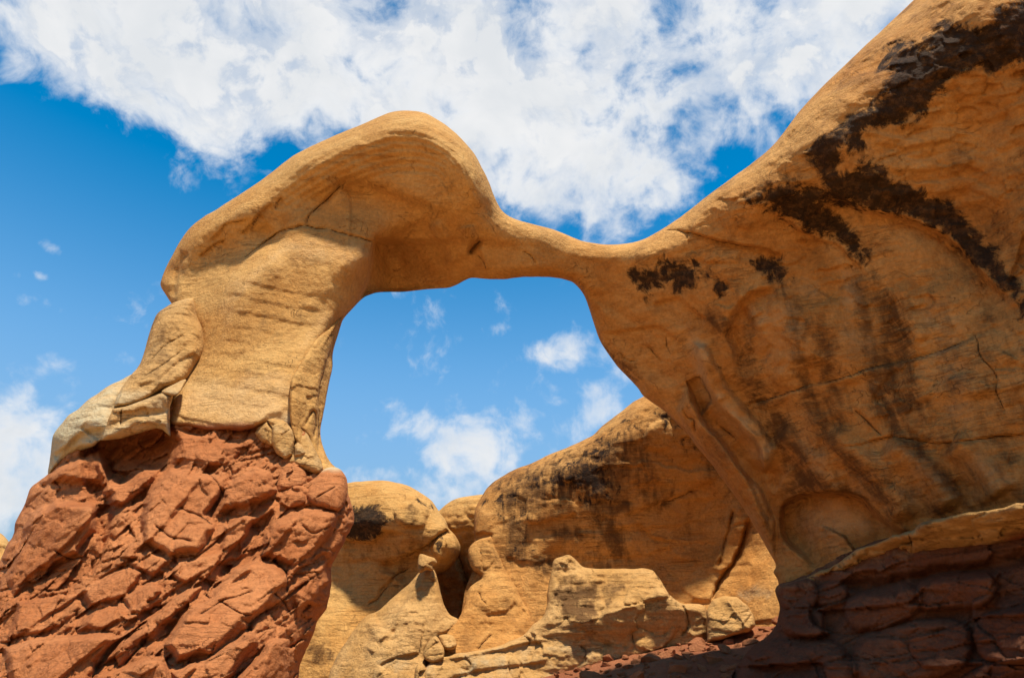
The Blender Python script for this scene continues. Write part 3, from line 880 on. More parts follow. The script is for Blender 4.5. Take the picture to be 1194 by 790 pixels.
PANELS = [([(300, 360), (330, 335), (375, 345), (370, 375), (320, 390), (280, 400), (270, 385)], .32), ([(240, 400), (225, 360), (262, 345), (270, 370), (250, 430)], .3), ([(395, 205), (440, 200), (500, 235), (520, 262), (480, 245), (430, 222)], .4),  # golden pier patch; painted shade beside the slab and under the brow
          ([(861, 437), (896, 458), (932, 500), (952, 546), (905, 527), (880, 478)], .85), ([(930, 372), (966, 372), (982, 437), (958, 452), (946, 405)], .8),
          ([(1006, 335), (1058, 342), (1067, 418), (1082, 475), (1034, 504), (1006, 478), (1022, 418)], .75), ([(912, 582), (926, 536), (981, 555), (1031, 586), (1058, 614), (1040, 606), (1010, 582), (960, 575)], .85),
          ([(972, 534), (1025, 544), (1126, 601), (1085, 606)], .75), ([(1069, 540), (1107, 536), (1160, 588), (1130, 594)], .7), ([(905, 500), (940, 505), (975, 520), (960, 540), (920, 530)], .7),
          ([(820, 366), (840, 368), (856, 388), (840, 398), (824, 386)], .9), ([(690, 352), (712, 350), (770, 372), (790, 392), (740, 398), (704, 386)], .35), ([(1110, 380), (1200, 330), (1300, 400), (1300, 640), (1100, 610), (1080, 540)], .42),  # broad panel at the right is painted shade
          ([(842, 478), (868, 500), (892, 535), (885, 552), (860, 520)], .45)]
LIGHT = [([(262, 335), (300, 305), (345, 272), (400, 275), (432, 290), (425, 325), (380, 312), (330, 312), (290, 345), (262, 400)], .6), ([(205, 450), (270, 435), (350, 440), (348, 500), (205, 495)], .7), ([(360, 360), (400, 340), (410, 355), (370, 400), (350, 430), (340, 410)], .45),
         ([(872, 362), (905, 345), (938, 358), (942, 430), (900, 440), (872, 410)], .48), ([(925, 590), (960, 582), (1000, 588), (1030, 612), (985, 636), (935, 625)], .7), ([(800, 385), (815, 400), (830, 446), (858, 484), (890, 515), (893, 548), (872, 520), (838, 480), (815, 440)], .8),  # paler bulge and ribs of the wall: reflected light painted in
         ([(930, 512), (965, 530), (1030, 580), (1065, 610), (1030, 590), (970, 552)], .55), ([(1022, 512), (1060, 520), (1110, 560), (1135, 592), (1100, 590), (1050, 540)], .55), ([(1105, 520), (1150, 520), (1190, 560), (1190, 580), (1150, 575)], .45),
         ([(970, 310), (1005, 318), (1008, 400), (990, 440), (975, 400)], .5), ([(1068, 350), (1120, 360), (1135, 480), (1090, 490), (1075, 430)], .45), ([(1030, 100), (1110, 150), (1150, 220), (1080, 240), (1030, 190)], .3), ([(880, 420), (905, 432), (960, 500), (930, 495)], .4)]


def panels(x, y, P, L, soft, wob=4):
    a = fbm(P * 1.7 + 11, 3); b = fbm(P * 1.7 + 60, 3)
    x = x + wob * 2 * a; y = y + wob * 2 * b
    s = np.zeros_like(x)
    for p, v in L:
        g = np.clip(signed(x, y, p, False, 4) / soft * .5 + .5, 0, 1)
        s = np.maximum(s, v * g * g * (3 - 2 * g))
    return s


WASH_GLOW = [([(800, 385), (810, 400), (821, 444), (838, 471), (854, 487), (882, 514), (893, 532), (890, 550)], 9, 1.), ([(905, 625), (893, 590), (870, 550), (845, 520), (820, 490), (800, 455)], 9, .7), ([(890, 560), (905, 570), (925, 548)], 6, .7), ([(890, 360), (875, 385), (880, 420)], 22, .6),  # whitish rib streak; other ridges get reflected light painted on
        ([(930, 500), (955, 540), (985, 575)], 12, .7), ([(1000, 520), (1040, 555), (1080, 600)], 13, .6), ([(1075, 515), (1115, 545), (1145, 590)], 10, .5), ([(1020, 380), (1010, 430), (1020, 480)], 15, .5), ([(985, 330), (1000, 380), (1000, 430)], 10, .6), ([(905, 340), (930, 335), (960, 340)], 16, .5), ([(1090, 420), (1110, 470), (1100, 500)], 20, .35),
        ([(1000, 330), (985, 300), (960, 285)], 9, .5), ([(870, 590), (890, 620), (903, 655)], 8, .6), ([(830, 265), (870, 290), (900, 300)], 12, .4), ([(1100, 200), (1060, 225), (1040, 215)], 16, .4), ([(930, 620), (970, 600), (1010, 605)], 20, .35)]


def streak_attr(x, y, P, L, wob=3):
    a = fbm(P * 2.2, 3); b = fbm(P * 2.2 + 40, 3)
    x = x + wob * 2 * a; y = y + wob * 2 * b
    s = np.zeros_like(x)
    for pts, w, v in L:
        d, t, _ = line_field(x, y, pts, w * 4)
        s = np.maximum(s, v * np.exp(-(d / (1.45 * w)) ** 2) * np.clip(np.minimum(t, 1 - t) * 5 + .35, 0, 1))
    return s


def varn(x, y, polys, soft=20.0):
    v = np.zeros_like(x)
    for p in polys:
        v = np.maximum(v, np.clip(signed(x, y, p, False, 3) / soft * .5 + .5, 0, 1))
    return v


def up_marks(x, y, P):
    pier_low = np.clip((y - 440) / 60, 0, 1) * (x < 360)
    return dict(varnish=varn(x, y, [V1, V2, V3, V4]), stain_shade=np.maximum(np.maximum(.6 * streak_attr(x, y, P, STREAKS), panels(x, y, P, PANELS, 22)), .45 * np.clip((x - 1120) / 100, 0, 1)),  # ramp at the far right paints in shade and vignetting
                pale=.42 * pier_low + .5 * np.exp(-((x - 345) / 22) ** 2 - ((y - 495) / 18) ** 2),
                redden=np.clip((y - 482) / 18, 0, 1) * (x < 345) * .85, wash_glow=np.maximum(.7 * streak_attr(x, y, P, WASH_GLOW, 3), panels(x, y, P, LIGHT, 24, 7)), zone=np.clip((x - 560) / 260, 0, 1))


def up_parts(fx, fy):
    k = np.zeros(fx.shape, int)
    k[fx > 585] = 2
    k[fx > 700] = 3
    k[(fx < 440) & inside(fx, fy, PIER_POLY)] = 1
    return k


up_parts.names = ['capstone', 'pier', 'span', 'abutment_wall']
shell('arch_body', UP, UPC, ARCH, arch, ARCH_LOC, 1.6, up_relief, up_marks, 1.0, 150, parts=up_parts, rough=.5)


# ------------------------------------------------------------------ generic relief for loose blocks
EXT = True
def rough_relief(seed, amp=1.0, cell=26, bed=.012, crack=.02, lines=()):
    def f(x, y, P):
        r = Relief(x, y, P, seed, 1.5)
        r.h += amp * (.04 * fbm(P * 1.4 + seed, 3) + .03 * fbm(P * 4 + seed, 4, .55) + .012 * fbm(P * 13 + seed, 3))
        r.h += bed * fbm(P * np.array([1., 1., 9.]) + seed, 4)
        b, c = blocks2(x / cell / 1.4 + .4 * y / cell + .9 * fbm(P * 1.8, 3), y / cell * 1.2 + .9 * fbm(P * 1.8 + 7, 3), seed, tilt=1.2)
        gate = np.clip(fbm(P * 1.1 + seed * 2, 2) * 3 + .3, 0, 1)
        r.h += amp * (.09 * np.abs(fbm(P * 1.5 + seed, 2)) + .05 * np.abs(fbm(P * 3.4 + seed, 2))) + amp * min(bed, .03) * 1.6 * strata(P, .30, seed)
        r.h += crack * amp * (b - .35 * np.clip(1 - c * 8, 0, 1) * gate)
        for l in lines:
            getattr(r, l[0])(*l[1:])
        return r
    return f


def zero_marks(pale=0., redden=0., stain_shade=0., fn=None):
    def f(x, y, P):
        d = dict(varnish=Z(x), stain_shade=Z(x) + stain_shade, pale=Z(x) + pale, redden=Z(x) + redden)
        if fn: d.update(fn(x, y, P))
        return d
    return f


# red plinth
BASE = [(57, 552, .3, 25), (36, 568.5, .5, 35), (28.5, 587.5, .5, 40), (19, 608, .6, 40), (16, 622, .6, 40), (6, 638, .6, 40), (-2, 655, .6, 40), (-22, 690, .6, 40), (-50, 760, .6, 40), (-75, 900, .6, 40), (-70, 1150, .3, 30),
        (300, 1150, .3, 30), (312, 920, .8, 40), (330, 850, .9, 45), (348, 790, .9, 48), (350, 778.7, .9, 48), (358, 756.6, .9, 48), (366, 734.5, .9, 48), (376, 716, .9, 48), (383, 702, .85, 46), (387, 680, .8, 44), (387.5, 660, .7, 40), (393, 648, .6, 36), (403, 627, .6, 34), (410.5, 615, .6, 34), (412, 603, .6, 34), (407.5, 582, .5, 30), (403, 560, .4, 26),
        (392, 546, .3, 20), (375, 540, .2, 12), (352, 490, .1, 8), (320, 470, .1, 8), (200, 470, .1, 8), (120, 495, .1, 8), (80, 525, .1, 10)]
BASEC = [(120, 520, 7.3), (200, 500, 7.32), (270, 505, 7.22), (330, 520, 7.2), (380, 560, 7.1), (60, 570, 7.1), (30, 620, 6.9), (100, 600, 6.75), (170, 535, 7.35), (200, 570, 6.85), (270, 560, 6.85), (340, 590, 6.8), (395, 610, 6.9), (30, 690, 6.4), (100, 680, 6.25), (200, 660, 6.2), (280, 660, 6.3), (340, 670, 6.4), (380, 680, 6.6), (20, 790, 5.7), (110, 780, 5.5), (200, 770, 5.45), (280, 760, 5.65), (330, 760, 5.9), (0, 900, 5.2), (150, 900, 4.95), (280, 900, 5.4), (-50, 1100, 4.9), (150, 1120, 4.5), (300, 1120, 5.2)]
BL = [([(170, 573), (197, 545), (232, 550), (266, 555), (266, 568), (247, 597), (252, 617), (232, 642), (197, 647), (168, 632), (163, 607)], .26, 20, 0, 0),
      ([(202, 499), (247, 509), (276, 516), (281, 528), (257, 548), (227, 543), (197, 541), (207, 518)], .14, 12, 0, 0),
      ([(266, 563), (296, 543), (316, 548), (326, 573), (306, 588), (276, 592), (257, 602), (247, 632), (242, 612), (252, 592)], .22, 11, 0, 0),
      ([(321, 602), (355, 592), (393, 597), (393, 617), (365, 647), (340, 661), (316, 652), (301, 647), (306, 622)], .26, 16, .03, -.03),
      ([(301, 649), (326, 659), (340, 676), (331, 701), (291, 721), (247, 763), (207, 773), (190, 753), (212, 716), (247, 688), (276, 659)], .24, 13, .02, -.02),
      ([(237, 681), (222, 704), (183, 738), (118, 778), (108, 785), (148, 742), (188, 708), (217, 686)], .18, 8, 0, -.02),
      ([(34, 597), (64, 583), (113, 585), (111, 617), (89, 647), (49, 666), (15, 696), (5, 676), (20, 637)], .34, 11, .10, -.04),
      ([(59, 548), (118, 520), (128, 543), (123, 568), (69, 563), (44, 563)], .20, 12, 0, 0),
      ([(128, 568), (163, 548), (190, 543), (173, 568), (143, 592), (128, 588)], .22, 10, 0, 0),
      ([(5, 755), (49, 742), (123, 737), (143, 742), (113, 778), (99, 810), (10, 810)], .26, 16, 0, -.04),
      ([(113, 787), (173, 765), (192, 767), (202, 795), (197, 820), (99, 820)], .24, 12, 0, 0),
      ([(199, 782), (252, 762), (291, 733), (301, 745), (266, 795), (257, 820), (202, 820)], .24, 11, 0, 0),
      ([(276, 790), (316, 742), (336, 742), (336, 790), (331, 820), (271, 820)], .26, 9, 0, 0),
      ([(94, 686), (148, 657), (168, 666), (148, 696), (104, 706)], .16, 7, 0, 0),
      ([(143, 696), (178, 676), (188, 691), (163, 716), (153, 716)], .16, 6, 0, 0),
      ([(150, 655), (175, 640), (196, 652), (180, 672)], .12, 6, 0, 0), ([(20, 700), (88, 690), (100, 708), (60, 735), (10, 745)], .12, 9, 0, 0), ([(108, 712), (140, 704), (150, 722), (120, 734), (90, 735)], .12, 7, 0, 0),
      ([(205, 655), (240, 645), (262, 640), (245, 668), (215, 680), (196, 672)], .10, 6, 0, 0), ([(262, 612), (285, 600), (300, 602), (285, 625), (262, 645), (255, 640)], .14, 6, 0, 0), ([(344, 690), (362, 670), (380, 650), (384, 680), (360, 705), (345, 725)], .12, 9, 0, 0)]


def base_relief(x, y, P):
    r = Relief(x, y, P, 21, 2.4)
    rt = np.random.default_rng(8)
    for p, a_, w, tx, ty in BL:
        r.slab(p, a_ * .9, min(w * .7, 9), tx + rt.uniform(-.12, .12), ty + rt.uniform(-.14, .02))
    # pocket beneath the pale blocks
    r.bowl([(112, 517), (165, 507), (200, 502), (202, 530), (190, 552), (165, 545), (140, 560), (125, 545)], .30, 16)
    r.bowl([(95, 530), (112, 520), (120, 560), (128, 600), (118, 640), (112, 610)], .20, 10)
    r.bowl([(295, 610), (310, 600), (318, 600), (300, 640), (270, 665), (255, 665)], .12, 10)
    for c in ([(30, 735), (110, 680), (180, 625), (235, 560)], [(60, 800), (150, 728), (230, 668), (300, 640)], [(110, 800), (215, 715), (300, 655), (350, 600)], [(200, 800), (280, 735), (345, 665), (392, 640)], [(10, 690), (70, 640), (125, 580), (150, 545)]):
        r.step(c, .09, 26, 2.0, 1)
    r.h += .13 * np.abs(fbm(P * 1.25 + 3, 2)) + .07 * np.abs(fbm(P * 2.9 + 8, 2)) + .035 * np.abs(perlin(P * 6.5))
    # fracture fabric running up to the right
    al = R(-38)
    u = x * math.cos(al) + y * math.sin(al)
    v = -x * math.sin(al) + y * math.cos(al)
    wq = fbm(P * 1.6 + 4, 3); wr = fbm(P * 1.6 + 14, 3)
    b1, c1 = blocks2(u / 78 + .30 * wq, v / 27 + .25 * wr, 3, tilt=1.1)
    b2, c2 = blocks2(u / 33 + .35 * wq + 7, v / 13 + .3 * wr, 13, tilt=1.4)
    b3, c3 = blocks2(u / 10 + .8 * wq + 3, v / 5.5 + .8 * wr, 23, tilt=1.2)
    big = np.zeros_like(x)
    for p, a_, w, tx, ty in BL:
        big = np.maximum(big, np.clip(signed(r.x, r.y, p) / 10, 0, 1))
    loose = 1 - .78 * big
    r.h += .13 * b1 * (loose - .20) - .030 * np.clip(1 - c1 * 12, 0, 1) * loose
    r.h += .10 * b2 * (loose - .2) - .022 * np.clip(1 - c2 * 9, 0, 1) * (loose - .2)
    r.h += .040 * b3 * (.06 + .94 * loose) * np.clip(fbm(P * 2.1 + 60, 2) + .6, .1, 1)
    r.h += .04 * fbm(P * 1.1, 3) + .018 * fbm(P * 3.6, 4, .52) + .012 * fbm(P * 14, 3, .6)
    bq, cq = blocks2(u / 40 + .4 * wq + 2, v / 24 + .4 * wr + 5, 36, tilt=1.6)
    r.h += .03 * bq * big - .004 * np.clip(1 - cq * 9, 0, 1) * big * np.clip(fbm(P * .9 + 33, 2) * 3 + .4, 0, 1)
    for c in ([(235, 547), (250, 560), (262, 575), (252, 592)], [(210, 590), (235, 600), (250, 612)], [(320, 655), (333, 668), (336, 690)], [(316, 620), (306, 640), (302, 648)], [(60, 640), (80, 652), (96, 650)], [(230, 720), (262, 700), (300, 690)], [(180, 610), (200, 625), (226, 630)], [(350, 610), (365, 622), (388, 612)], [(320, 690), (330, 700), (338, 716)], [(255, 700), (280, 715), (296, 717)]):
        r.groove(c, 1.5, .06)
    return r


plinth = shell('plinth', BASE, BASEC, RED, arch, ARCH_LOC, 1.3, base_relief, zero_marks(fn=lambda x, y, P: dict(stain_shade=.55 * np.clip(fbm(P * .8 + 33, 3) * 2 - .15, 0, 1), wash_glow=.34 * np.clip(fbm(P * 1.0 + 73, 3) * 2 - .2, 0, 1))), 2.6, 150, rough=2.0)

# leaning slab left of the pier, pale blocks below it
shell('side_slab', [(223, 347.5, .2, 14), (211, 350, .25, 16), (198, 355, .3, 18), (184, 365, .3, 20), (179, 374, .3, 20), (174, 388, .3, 20), (171, 400, .3, 20), (165.5, 418, .3, 20), (160, 428, .3, 18), (152, 437.5, .2, 14), (140, 455, .1, 8),
                    (134, 473, .1, 6), (152, 472, .1, 6), (168, 466, .1, 6), (186, 455, .15, 8), (204, 447, .2, 12), (217, 443, .3, 14), (230, 425, .35, 16), (237.5, 409, .35, 18), (238, 394, .35, 18), (235, 379, .35, 18), (229.5, 369, .3, 16), (227, 356, .25, 14)],
      [(205, 370, 7.55), (190, 400, 7.4), (225, 400, 7.5), (180, 430, 7.25), (215, 430, 7.4), (150, 460, 7.1), (200, 445, 7.25)], TAN, arch, ARCH_LOC, 1.4,
      rough_relief(31, .8, 30, .02, .02, [('step', [(160, 450), (185, 440), (210, 420), (228, 410)], .04, 10, 1.5, 1), ('groove', [(165, 440), (190, 425), (215, 405)], 1.2, .03), ('groove', [(175, 420), (195, 400), (215, 390)], 1.1, .03)]),
      zero_marks(fn=lambda x, y, P: dict(stain_shade=.5 * np.clip(1 - ((x - 185) / 30) ** 2, 0, 1), pale=.5 * np.clip((y - 435) / 25, 0, 1))), .8, 40)
shell('pale_block', [(152, 437.5, .2, 12), (140, 443.5, .3, 16), (125.6, 450.6, .35, 20), (113.4, 458.7, .4, 24), (101, 467, .4, 26), (91, 477, .4, 26), (81, 483, .4, 26), (73, 492, .4, 26), (65, 502, .4, 26), (61, 511, .4, 24), (58.7, 530, .3, 20), (56.5, 553, .2, 10),
                     (67, 546, .3, 12), (81, 536, .3, 14), (95, 525, .25, 10), (109, 520, .15, 8), (120, 512, .1, 6), (150, 505, .1, 6), (196, 500, .1, 6), (205, 460, .1, 6), (190, 438, .1, 6), (165, 432, .1, 6)],
      [(110, 485, 7.05), (80, 510, 7.1), (130, 460, 7.2), (62, 540, 7.3), (122, 500, 7.0), (160, 460, 7.55), (190, 470, 7.6), (150, 495, 7.35), (190, 498, 7.6), (180, 440, 7.65)], TAN, arch, ARCH_LOC, 1.3,
      rough_relief(33, .8, 28, .03, .02, [('step', [(62, 532), (80, 520), (100, 503), (122, 497)], .10, 16, 3, 1), ('step', [(94, 500), (106, 507), (116, 513)], .06, 8, 1.5, -1)]),
      zero_marks(fn=lambda x, y, P: dict(pale=.50 + .2 * np.clip((y - 465) / 40, 0, 1))), 1.0, 40)
shell('wedge_block', [(131.6, 476), (146, 474), (168, 466), (188, 458), (202, 460), (198, 475), (198.5, 495), (199.5, 509), (190, 501), (182, 499.5), (166, 504), (142, 511), (118, 513), (121.5, 501), (127, 486)],
      [(130, 495, 6.95), (165, 480, 6.95), (190, 470, 7.02), (195, 500, 7.05), (145, 508, 7.0)], TAN, arch, ARCH_LOC, 1.2,
      rough_relief(35, .8, 24, .02, .035, [('ridge', [(120, 510), (140, 500), (165, 490), (198, 492)], 5, .05), ('groove', [(142, 476), (141, 486), (140, 496)], 1.2, .05), ('step', [(131, 497), (160, 486), (185, 483), (198, 478)], .06, 14, 2, -1)]),
      zero_marks(fn=lambda x, y, P: dict(pale=.35 + .25 * np.clip((y - 490) / 15, 0, 1), stain_shade=.35 * np.clip((495 - y) / 20, 0, 1))), .6, 30, sharp=True, default_edge=(.10, 7))
shell('pale_chip', [(188, 456), (203, 447), (217, 442), (213, 452), (206, 460), (197, 460)], [(190, 457, 7.03), (215, 445, 7.08), (203, 455, 6.98)], TAN, arch, ARCH_LOC, 1.0,
      rough_relief(36, .5), zero_marks(pale=.36), .3, 14, default_edge=(.1, 6))
shell('side_flake', [(408, 362, .1, 8), (399, 374, .3, 14), (393, 394, .35, 16), (388, 412, .35, 18), (387, 430, .35, 18), (381, 461, .35, 18), (376.5, 485, .35, 16), (374, 507, .3, 14), (379.5, 527.6, .2, 10), (386.6, 540, .15, 8), (393, 547, .1, 6), (380, 553, .1, 6), (355, 530, .1, 6), (340, 500, .1, 6), (338, 450, .1, 6), (350, 425, .1, 6), (372, 390, .1, 6)],
      [(390, 385, 7.95), (370, 420, 7.6), (382, 430, 7.75), (360, 470, 7.35), (375, 470, 7.55), (360, 510, 7.25), (372, 520, 7.4), (385, 543, 7.3)], GOLD, arch, ARCH_LOC, 1.2,
      rough_relief(37, .8, 26, .01, .04, [('groove', [(386, 400), (378, 430), (373, 455), (371, 490), (372, 530)], 1.6, .12), ('step', [(388, 400), (379, 430), (374, 455), (371, 490), (374, 530)], .14, 14, 2, -1), ('groove', [(355, 500), (364, 478), (368, 488), (366, 515)], 1.6, .10), ('groove', [(350, 498), (360, 510), (370, 530), (376, 543)], 1.6, .06)]),
      zero_marks(pale=.1), 1.0, 40)
shell('grey_block', [(311.6, 489), (317, 487), (330, 489.5), (343.5, 500), (344, 513), (341, 530), (333, 535), (322, 528), (316, 516), (317, 499)], [(330, 492, 7.02), (320, 510, 6.92), (338, 520, 6.98)], TAN, arch, ARCH_LOC, 1.0,
      rough_relief(39, .7, 16, 0, .03, [('step', [(316, 498), (328, 492), (340, 498)], .06, 10, 1.5, -1)]), zero_marks(pale=.34), .5, 20, sharp=True, default_edge=(.12, 7))
shell('grey_block', [(343, 520), (347, 514), (353, 520), (358, 528), (352, 532), (343, 532)], [(345, 520, 7.0), (355, 528, 7.0), (348, 532, 6.95)], TAN, arch, ARCH_LOC, 1.0, rough_relief(40, .4, 14, 0, .03), zero_marks(pale=.4), .3, 12, sharp=True, default_edge=(.08, 5))
shell('pale_block', [(311, 491), (318, 500), (318, 520), (305, 515), (297, 505), (300, 498)], [(312, 500, 7.0), (303, 507, 7.05), (316, 515, 6.95)], TAN, arch, ARCH_LOC, 1.0, rough_relief(41, .5, 14, 0, .03), zero_marks(pale=.2), .4, 14, sharp=True, default_edge=(.08, 6))
shell('pale_block', [(344, 508), (350, 496), (358, 506), (368, 525), (376, 543), (370, 552), (352, 546), (335, 538), (340, 530)], [(350, 512, 7.12), (362, 530, 7.02), (345, 538, 6.98), (370, 546, 7.02)], TAN, arch, ARCH_LOC, 1.0, rough_relief(42, .7, 18, .01, .04), zero_marks(pale=.3), .5, 20, default_edge=(.12, 8))
for i_, (pl, cc) in enumerate([
    ([(326, 541), (345, 536), (358, 548), (355, 566), (340, 571), (324, 575), (322, 560)], [(326, 543, 6.95), (356, 548, 7.0), (340, 570, 6.78), (325, 572, 6.8)]),
    ([(325, 578), (342, 573), (354, 568.5), (358, 581), (355, 589), (340, 594), (324, 597)], [(326, 580, 6.75), (356, 572, 6.8), (340, 592, 6.7), (326, 595, 6.72)]),
    ([(355, 567), (366, 556), (378, 546), (392, 545), (402, 553), (406, 566), (404, 582), (395, 595), (380, 594), (366, 589), (359, 583)], [(375, 555, 6.98), (360, 575, 6.8), (385, 575, 6.72), (400, 580, 6.9), (395, 555, 7.0)])]):
    shell('red_block', pl, cc, RED, arch, ARCH_LOC, 1.0, rough_relief(44 + i_, .9, 22, 0, .03, [('groove', [(368, 580), (380, 574), (392, 566)], 1.1, .04)]), zero_marks(fn=(lambda x, y, P: dict(pale=.6 * np.clip((556 - y) / 10, 0, 1))) if i_ == 2 else None), .7, 24, default_edge=(.16, 9), rough=.9)

# foot of the wall at the right: pale ledge over maroon siltstone
shell('ledge', [(925, 682), (938, 672), (966, 658), (993, 643), (1029, 629), (1056, 619), (1080, 611), (1115, 601), (1158, 592), (1194, 586), (1300, 568), (1420, 560), (1430, 630), (1300, 644), (1194, 650), (1150, 668), (1120, 660), (1082, 668), (1060, 662), (1044, 680), (1017, 688), (978, 686), (950, 690)],
      [(935, 677, 9.95), (970, 665, 9.5), (1030, 640, 8.65), (1080, 630, 8.05), (1130, 620, 7.45), (1194, 610, 6.85), (1300, 600, 6.2), (1420, 590, 5.8)], TAN, arch, ARCH_LOC, 1.5,
      rough_relief(51, 1.3, 44, .08, .08, [('step', [(950, 682), (1000, 668), (1060, 648), (1120, 640), (1194, 628), (1300, 612)], .10, 9, 1.5, 1), ('step', [(966, 668), (1030, 645), (1080, 625), (1130, 618), (1194, 605), (1300, 590)], .08, 12, 2, 1), ('groove', [(1000, 650), (1004, 660), (1002, 672)], 1.3, .06), ('groove', [(1060, 622), (1064, 640), (1058, 655)], 1.4, .06)]),
      zero_marks(fn=lambda x, y, P: dict(pale=.16 + Z(x), redden=.75 * np.clip((y - (676 - .30 * (x - 950))) / 26, 0, 1), stain_shade=np.maximum(.5 * np.exp(-((x - 1075) / 22) ** 2), .35 * np.clip((x - 1100) / 80, 0, 1)))), .9, 40, default_edge=(.22, 9), rough=3.2)
BENCH = [(905, 684), (925, 676), (960, 655), (1040, 625), (1194, 600), (1420, 570), (1440, 800), (1440, 1150), (860, 1150), (800, 960), (818, 860), (846, 800), (858, 778), (878, 756), (893, 744), (905, 728), (909, 708)]
BENCHC = [(915, 690, 10.1), (960, 680, 9.75), (1040, 660, 8.75), (1100, 660, 8.1), (1194, 640, 7.2), (1400, 600, 6.0), (910, 740, 9.9), (960, 740, 9.4), (1040, 720, 8.7), (1120, 720, 7.95), (1194, 720, 7.15), (870, 790, 9.8), (960, 800, 9.0), (1060, 790, 8.4), (1194, 800, 7.0), (1400, 800, 5.8), (860, 900, 9.0), (1000, 950, 8.0), (1200, 950, 6.6), (900, 1120, 7.0), (1400, 1100, 5.2)]
BBL = [([(911, 681), (948, 679), (949, 705), (912, 707)], .22, 7), ([(914, 711), (955, 709), (957, 741), (918, 738)], .24, 9), ([(953, 683), (985, 678), (988, 700), (955, 706)], .16, 8), ([(865, 775), (900, 745), (950, 745), (985, 755), (990, 800), (860, 830)], .26, 22),
       ([(990, 700), (1060, 680), (1070, 715), (1000, 735)], .2, 12), ([(1075, 675), (1150, 665), (1155, 700), (1080, 712)], .2, 12), ([(1000, 745), (1080, 722), (1130, 730), (1120, 780), (1010, 800)], .22, 16), ([(1140, 720), (1194, 705), (1260, 700), (1250, 760), (1150, 770)], .25, 12)]


def bench_relief(x, y, P):
    r = Relief(x, y, P, 61, 2.2)
    for p, a_, w in BBL:
        r.pillow(p, a_, w)
    r.bowl([(985, 678), (1050, 670), (1130, 658), (1200, 645), (1190, 660), (1100, 675), (1020, 690)], .22, 12)
    b, c = blocks2(x / 95 + .4 * fbm(P * 1.2, 2), y / 24 + .35 * fbm(P * 1.2 + 9, 2) + .25 * x / 24 * .5, 71, tilt=1.1)
    r.h += .14 * b - .03 * np.clip(1 - c * 10, 0, 1)
    b, c = blocks2(x / 34 + .6 * fbm(P * 2, 2), y / 12 + .4 * fbm(P * 2 + 5, 2), 77, tilt=1.3)
    r.h += .04 * b - .012 * np.clip(1 - c * 6, 0, 1)
    r.h += .06 * fbm(P * 1.2, 3) + .03 * fbm(P * 4, 4, .58) + .014 * fbm(P * 14, 3) + .14 * np.abs(fbm(P * 1.3, 2)) + .07 * np.abs(fbm(P * 3, 2)) + .08 * strata(P, .28, 12)
    return r


shell('red_bench', BENCH, BENCHC, DKRED, arch, ARCH_LOC, 1.6, bench_relief, zero_marks(fn=lambda x, y, P: dict(wash_glow=.40 * np.clip(1 - (y - (684 - .30 * (x - 905))) / 34, 0, 1), stain_shade=.3 * np.clip(fbm(P * .8 + 35, 3) * 2, 0, 1))), 1.6, 80, default_edge=(.2, 12), rough=2.0)

shell('abutment_wall', [(1380, -40), (1300, -140), (1420, -280), (1600, -360), (1800, -330), (1950, -100), (1990, 300), (1990, 640), (1990, 1100), (1390, 1100), (1380, 600), (1370, 300)],  # unseen wall beyond the right edge, added to block sky light
      [(1390, 0, 5.0), (1390, 300, 5.65), (1390, 600, 6.35), (1390, 1000, 5.9), (1400, -250, 4.3), (1600, -200, 3.9), (1800, -200, 3.2), (1950, 300, 2.7), (1950, 640, 3.0), (1700, 300, 3.9), (1700, 640, 4.6), (1950, 1000, 2.7), (1700, 1000, 4.2)],
      WALL, arch, ARCH_LOC, 7.0, rough_relief(131, 2.0, 80, .05, .05), zero_marks(stain_shade=.2), 2.0, 200, default_edge=(.6, 60))

# ------------------------------------------------------------------ the cliff behind
CL = (2.5, 14.2, 1.4)
cliff = thing('back_cliff', 'long sandstone cliff behind the arch, streaked with dark varnish below its rounded rim', 'cliff', CL)
BW = [(553, 612, .5, 24), (555, 592.7, .7, 30), (562, 577.5, .8, 34), (572, 565, .9, 36), (590.6, 552, .9, 38), (605, 545, .9, 40), (619, 540, .9, 40), (640, 530, .9, 40), (662, 521, .9, 40), (688, 509, .9, 40), (700, 499, .9, 40), (720, 482.5, .9, 40), (736.5, 470, .9, 40), (751, 461.5, .9, 40),
      (785, 440, .9, 40), (850, 425, .9, 40), (950, 430, .6, 40), (1000, 470, .3, 20), (1000, 700, .1, 10), (960, 800, .1, 10), (700, 900, .1, 10), (560, 900, .1, 10), (535, 800, .1, 10), (540, 700, .2, 14), (552, 660, .3, 18)]
BWC = [(600, 570, 14.0), (660, 545, 13.6), (720, 510, 13.2), (780, 480, 12.9), (560, 620, 14.05), (620, 610, 13.95), (690, 590, 13.65), (760, 560, 13.45), (820, 530, 13.3), (600, 680, 13.95), (680, 650, 13.95), (760, 640, 13.95), (820, 620, 14.0), (860, 620, 13.6), (890, 640, 13.2), (900, 690, 12.6), (840, 690, 13.7), (780, 700, 13.9), (700, 720, 13.9), (600, 740, 13.7), (560, 780, 13.8), (700, 800, 13.8), (850, 780, 12.9), (950, 600, 12.6), (950, 780, 11.8), (600, 890, 13.6), (950, 440, 12.4)]


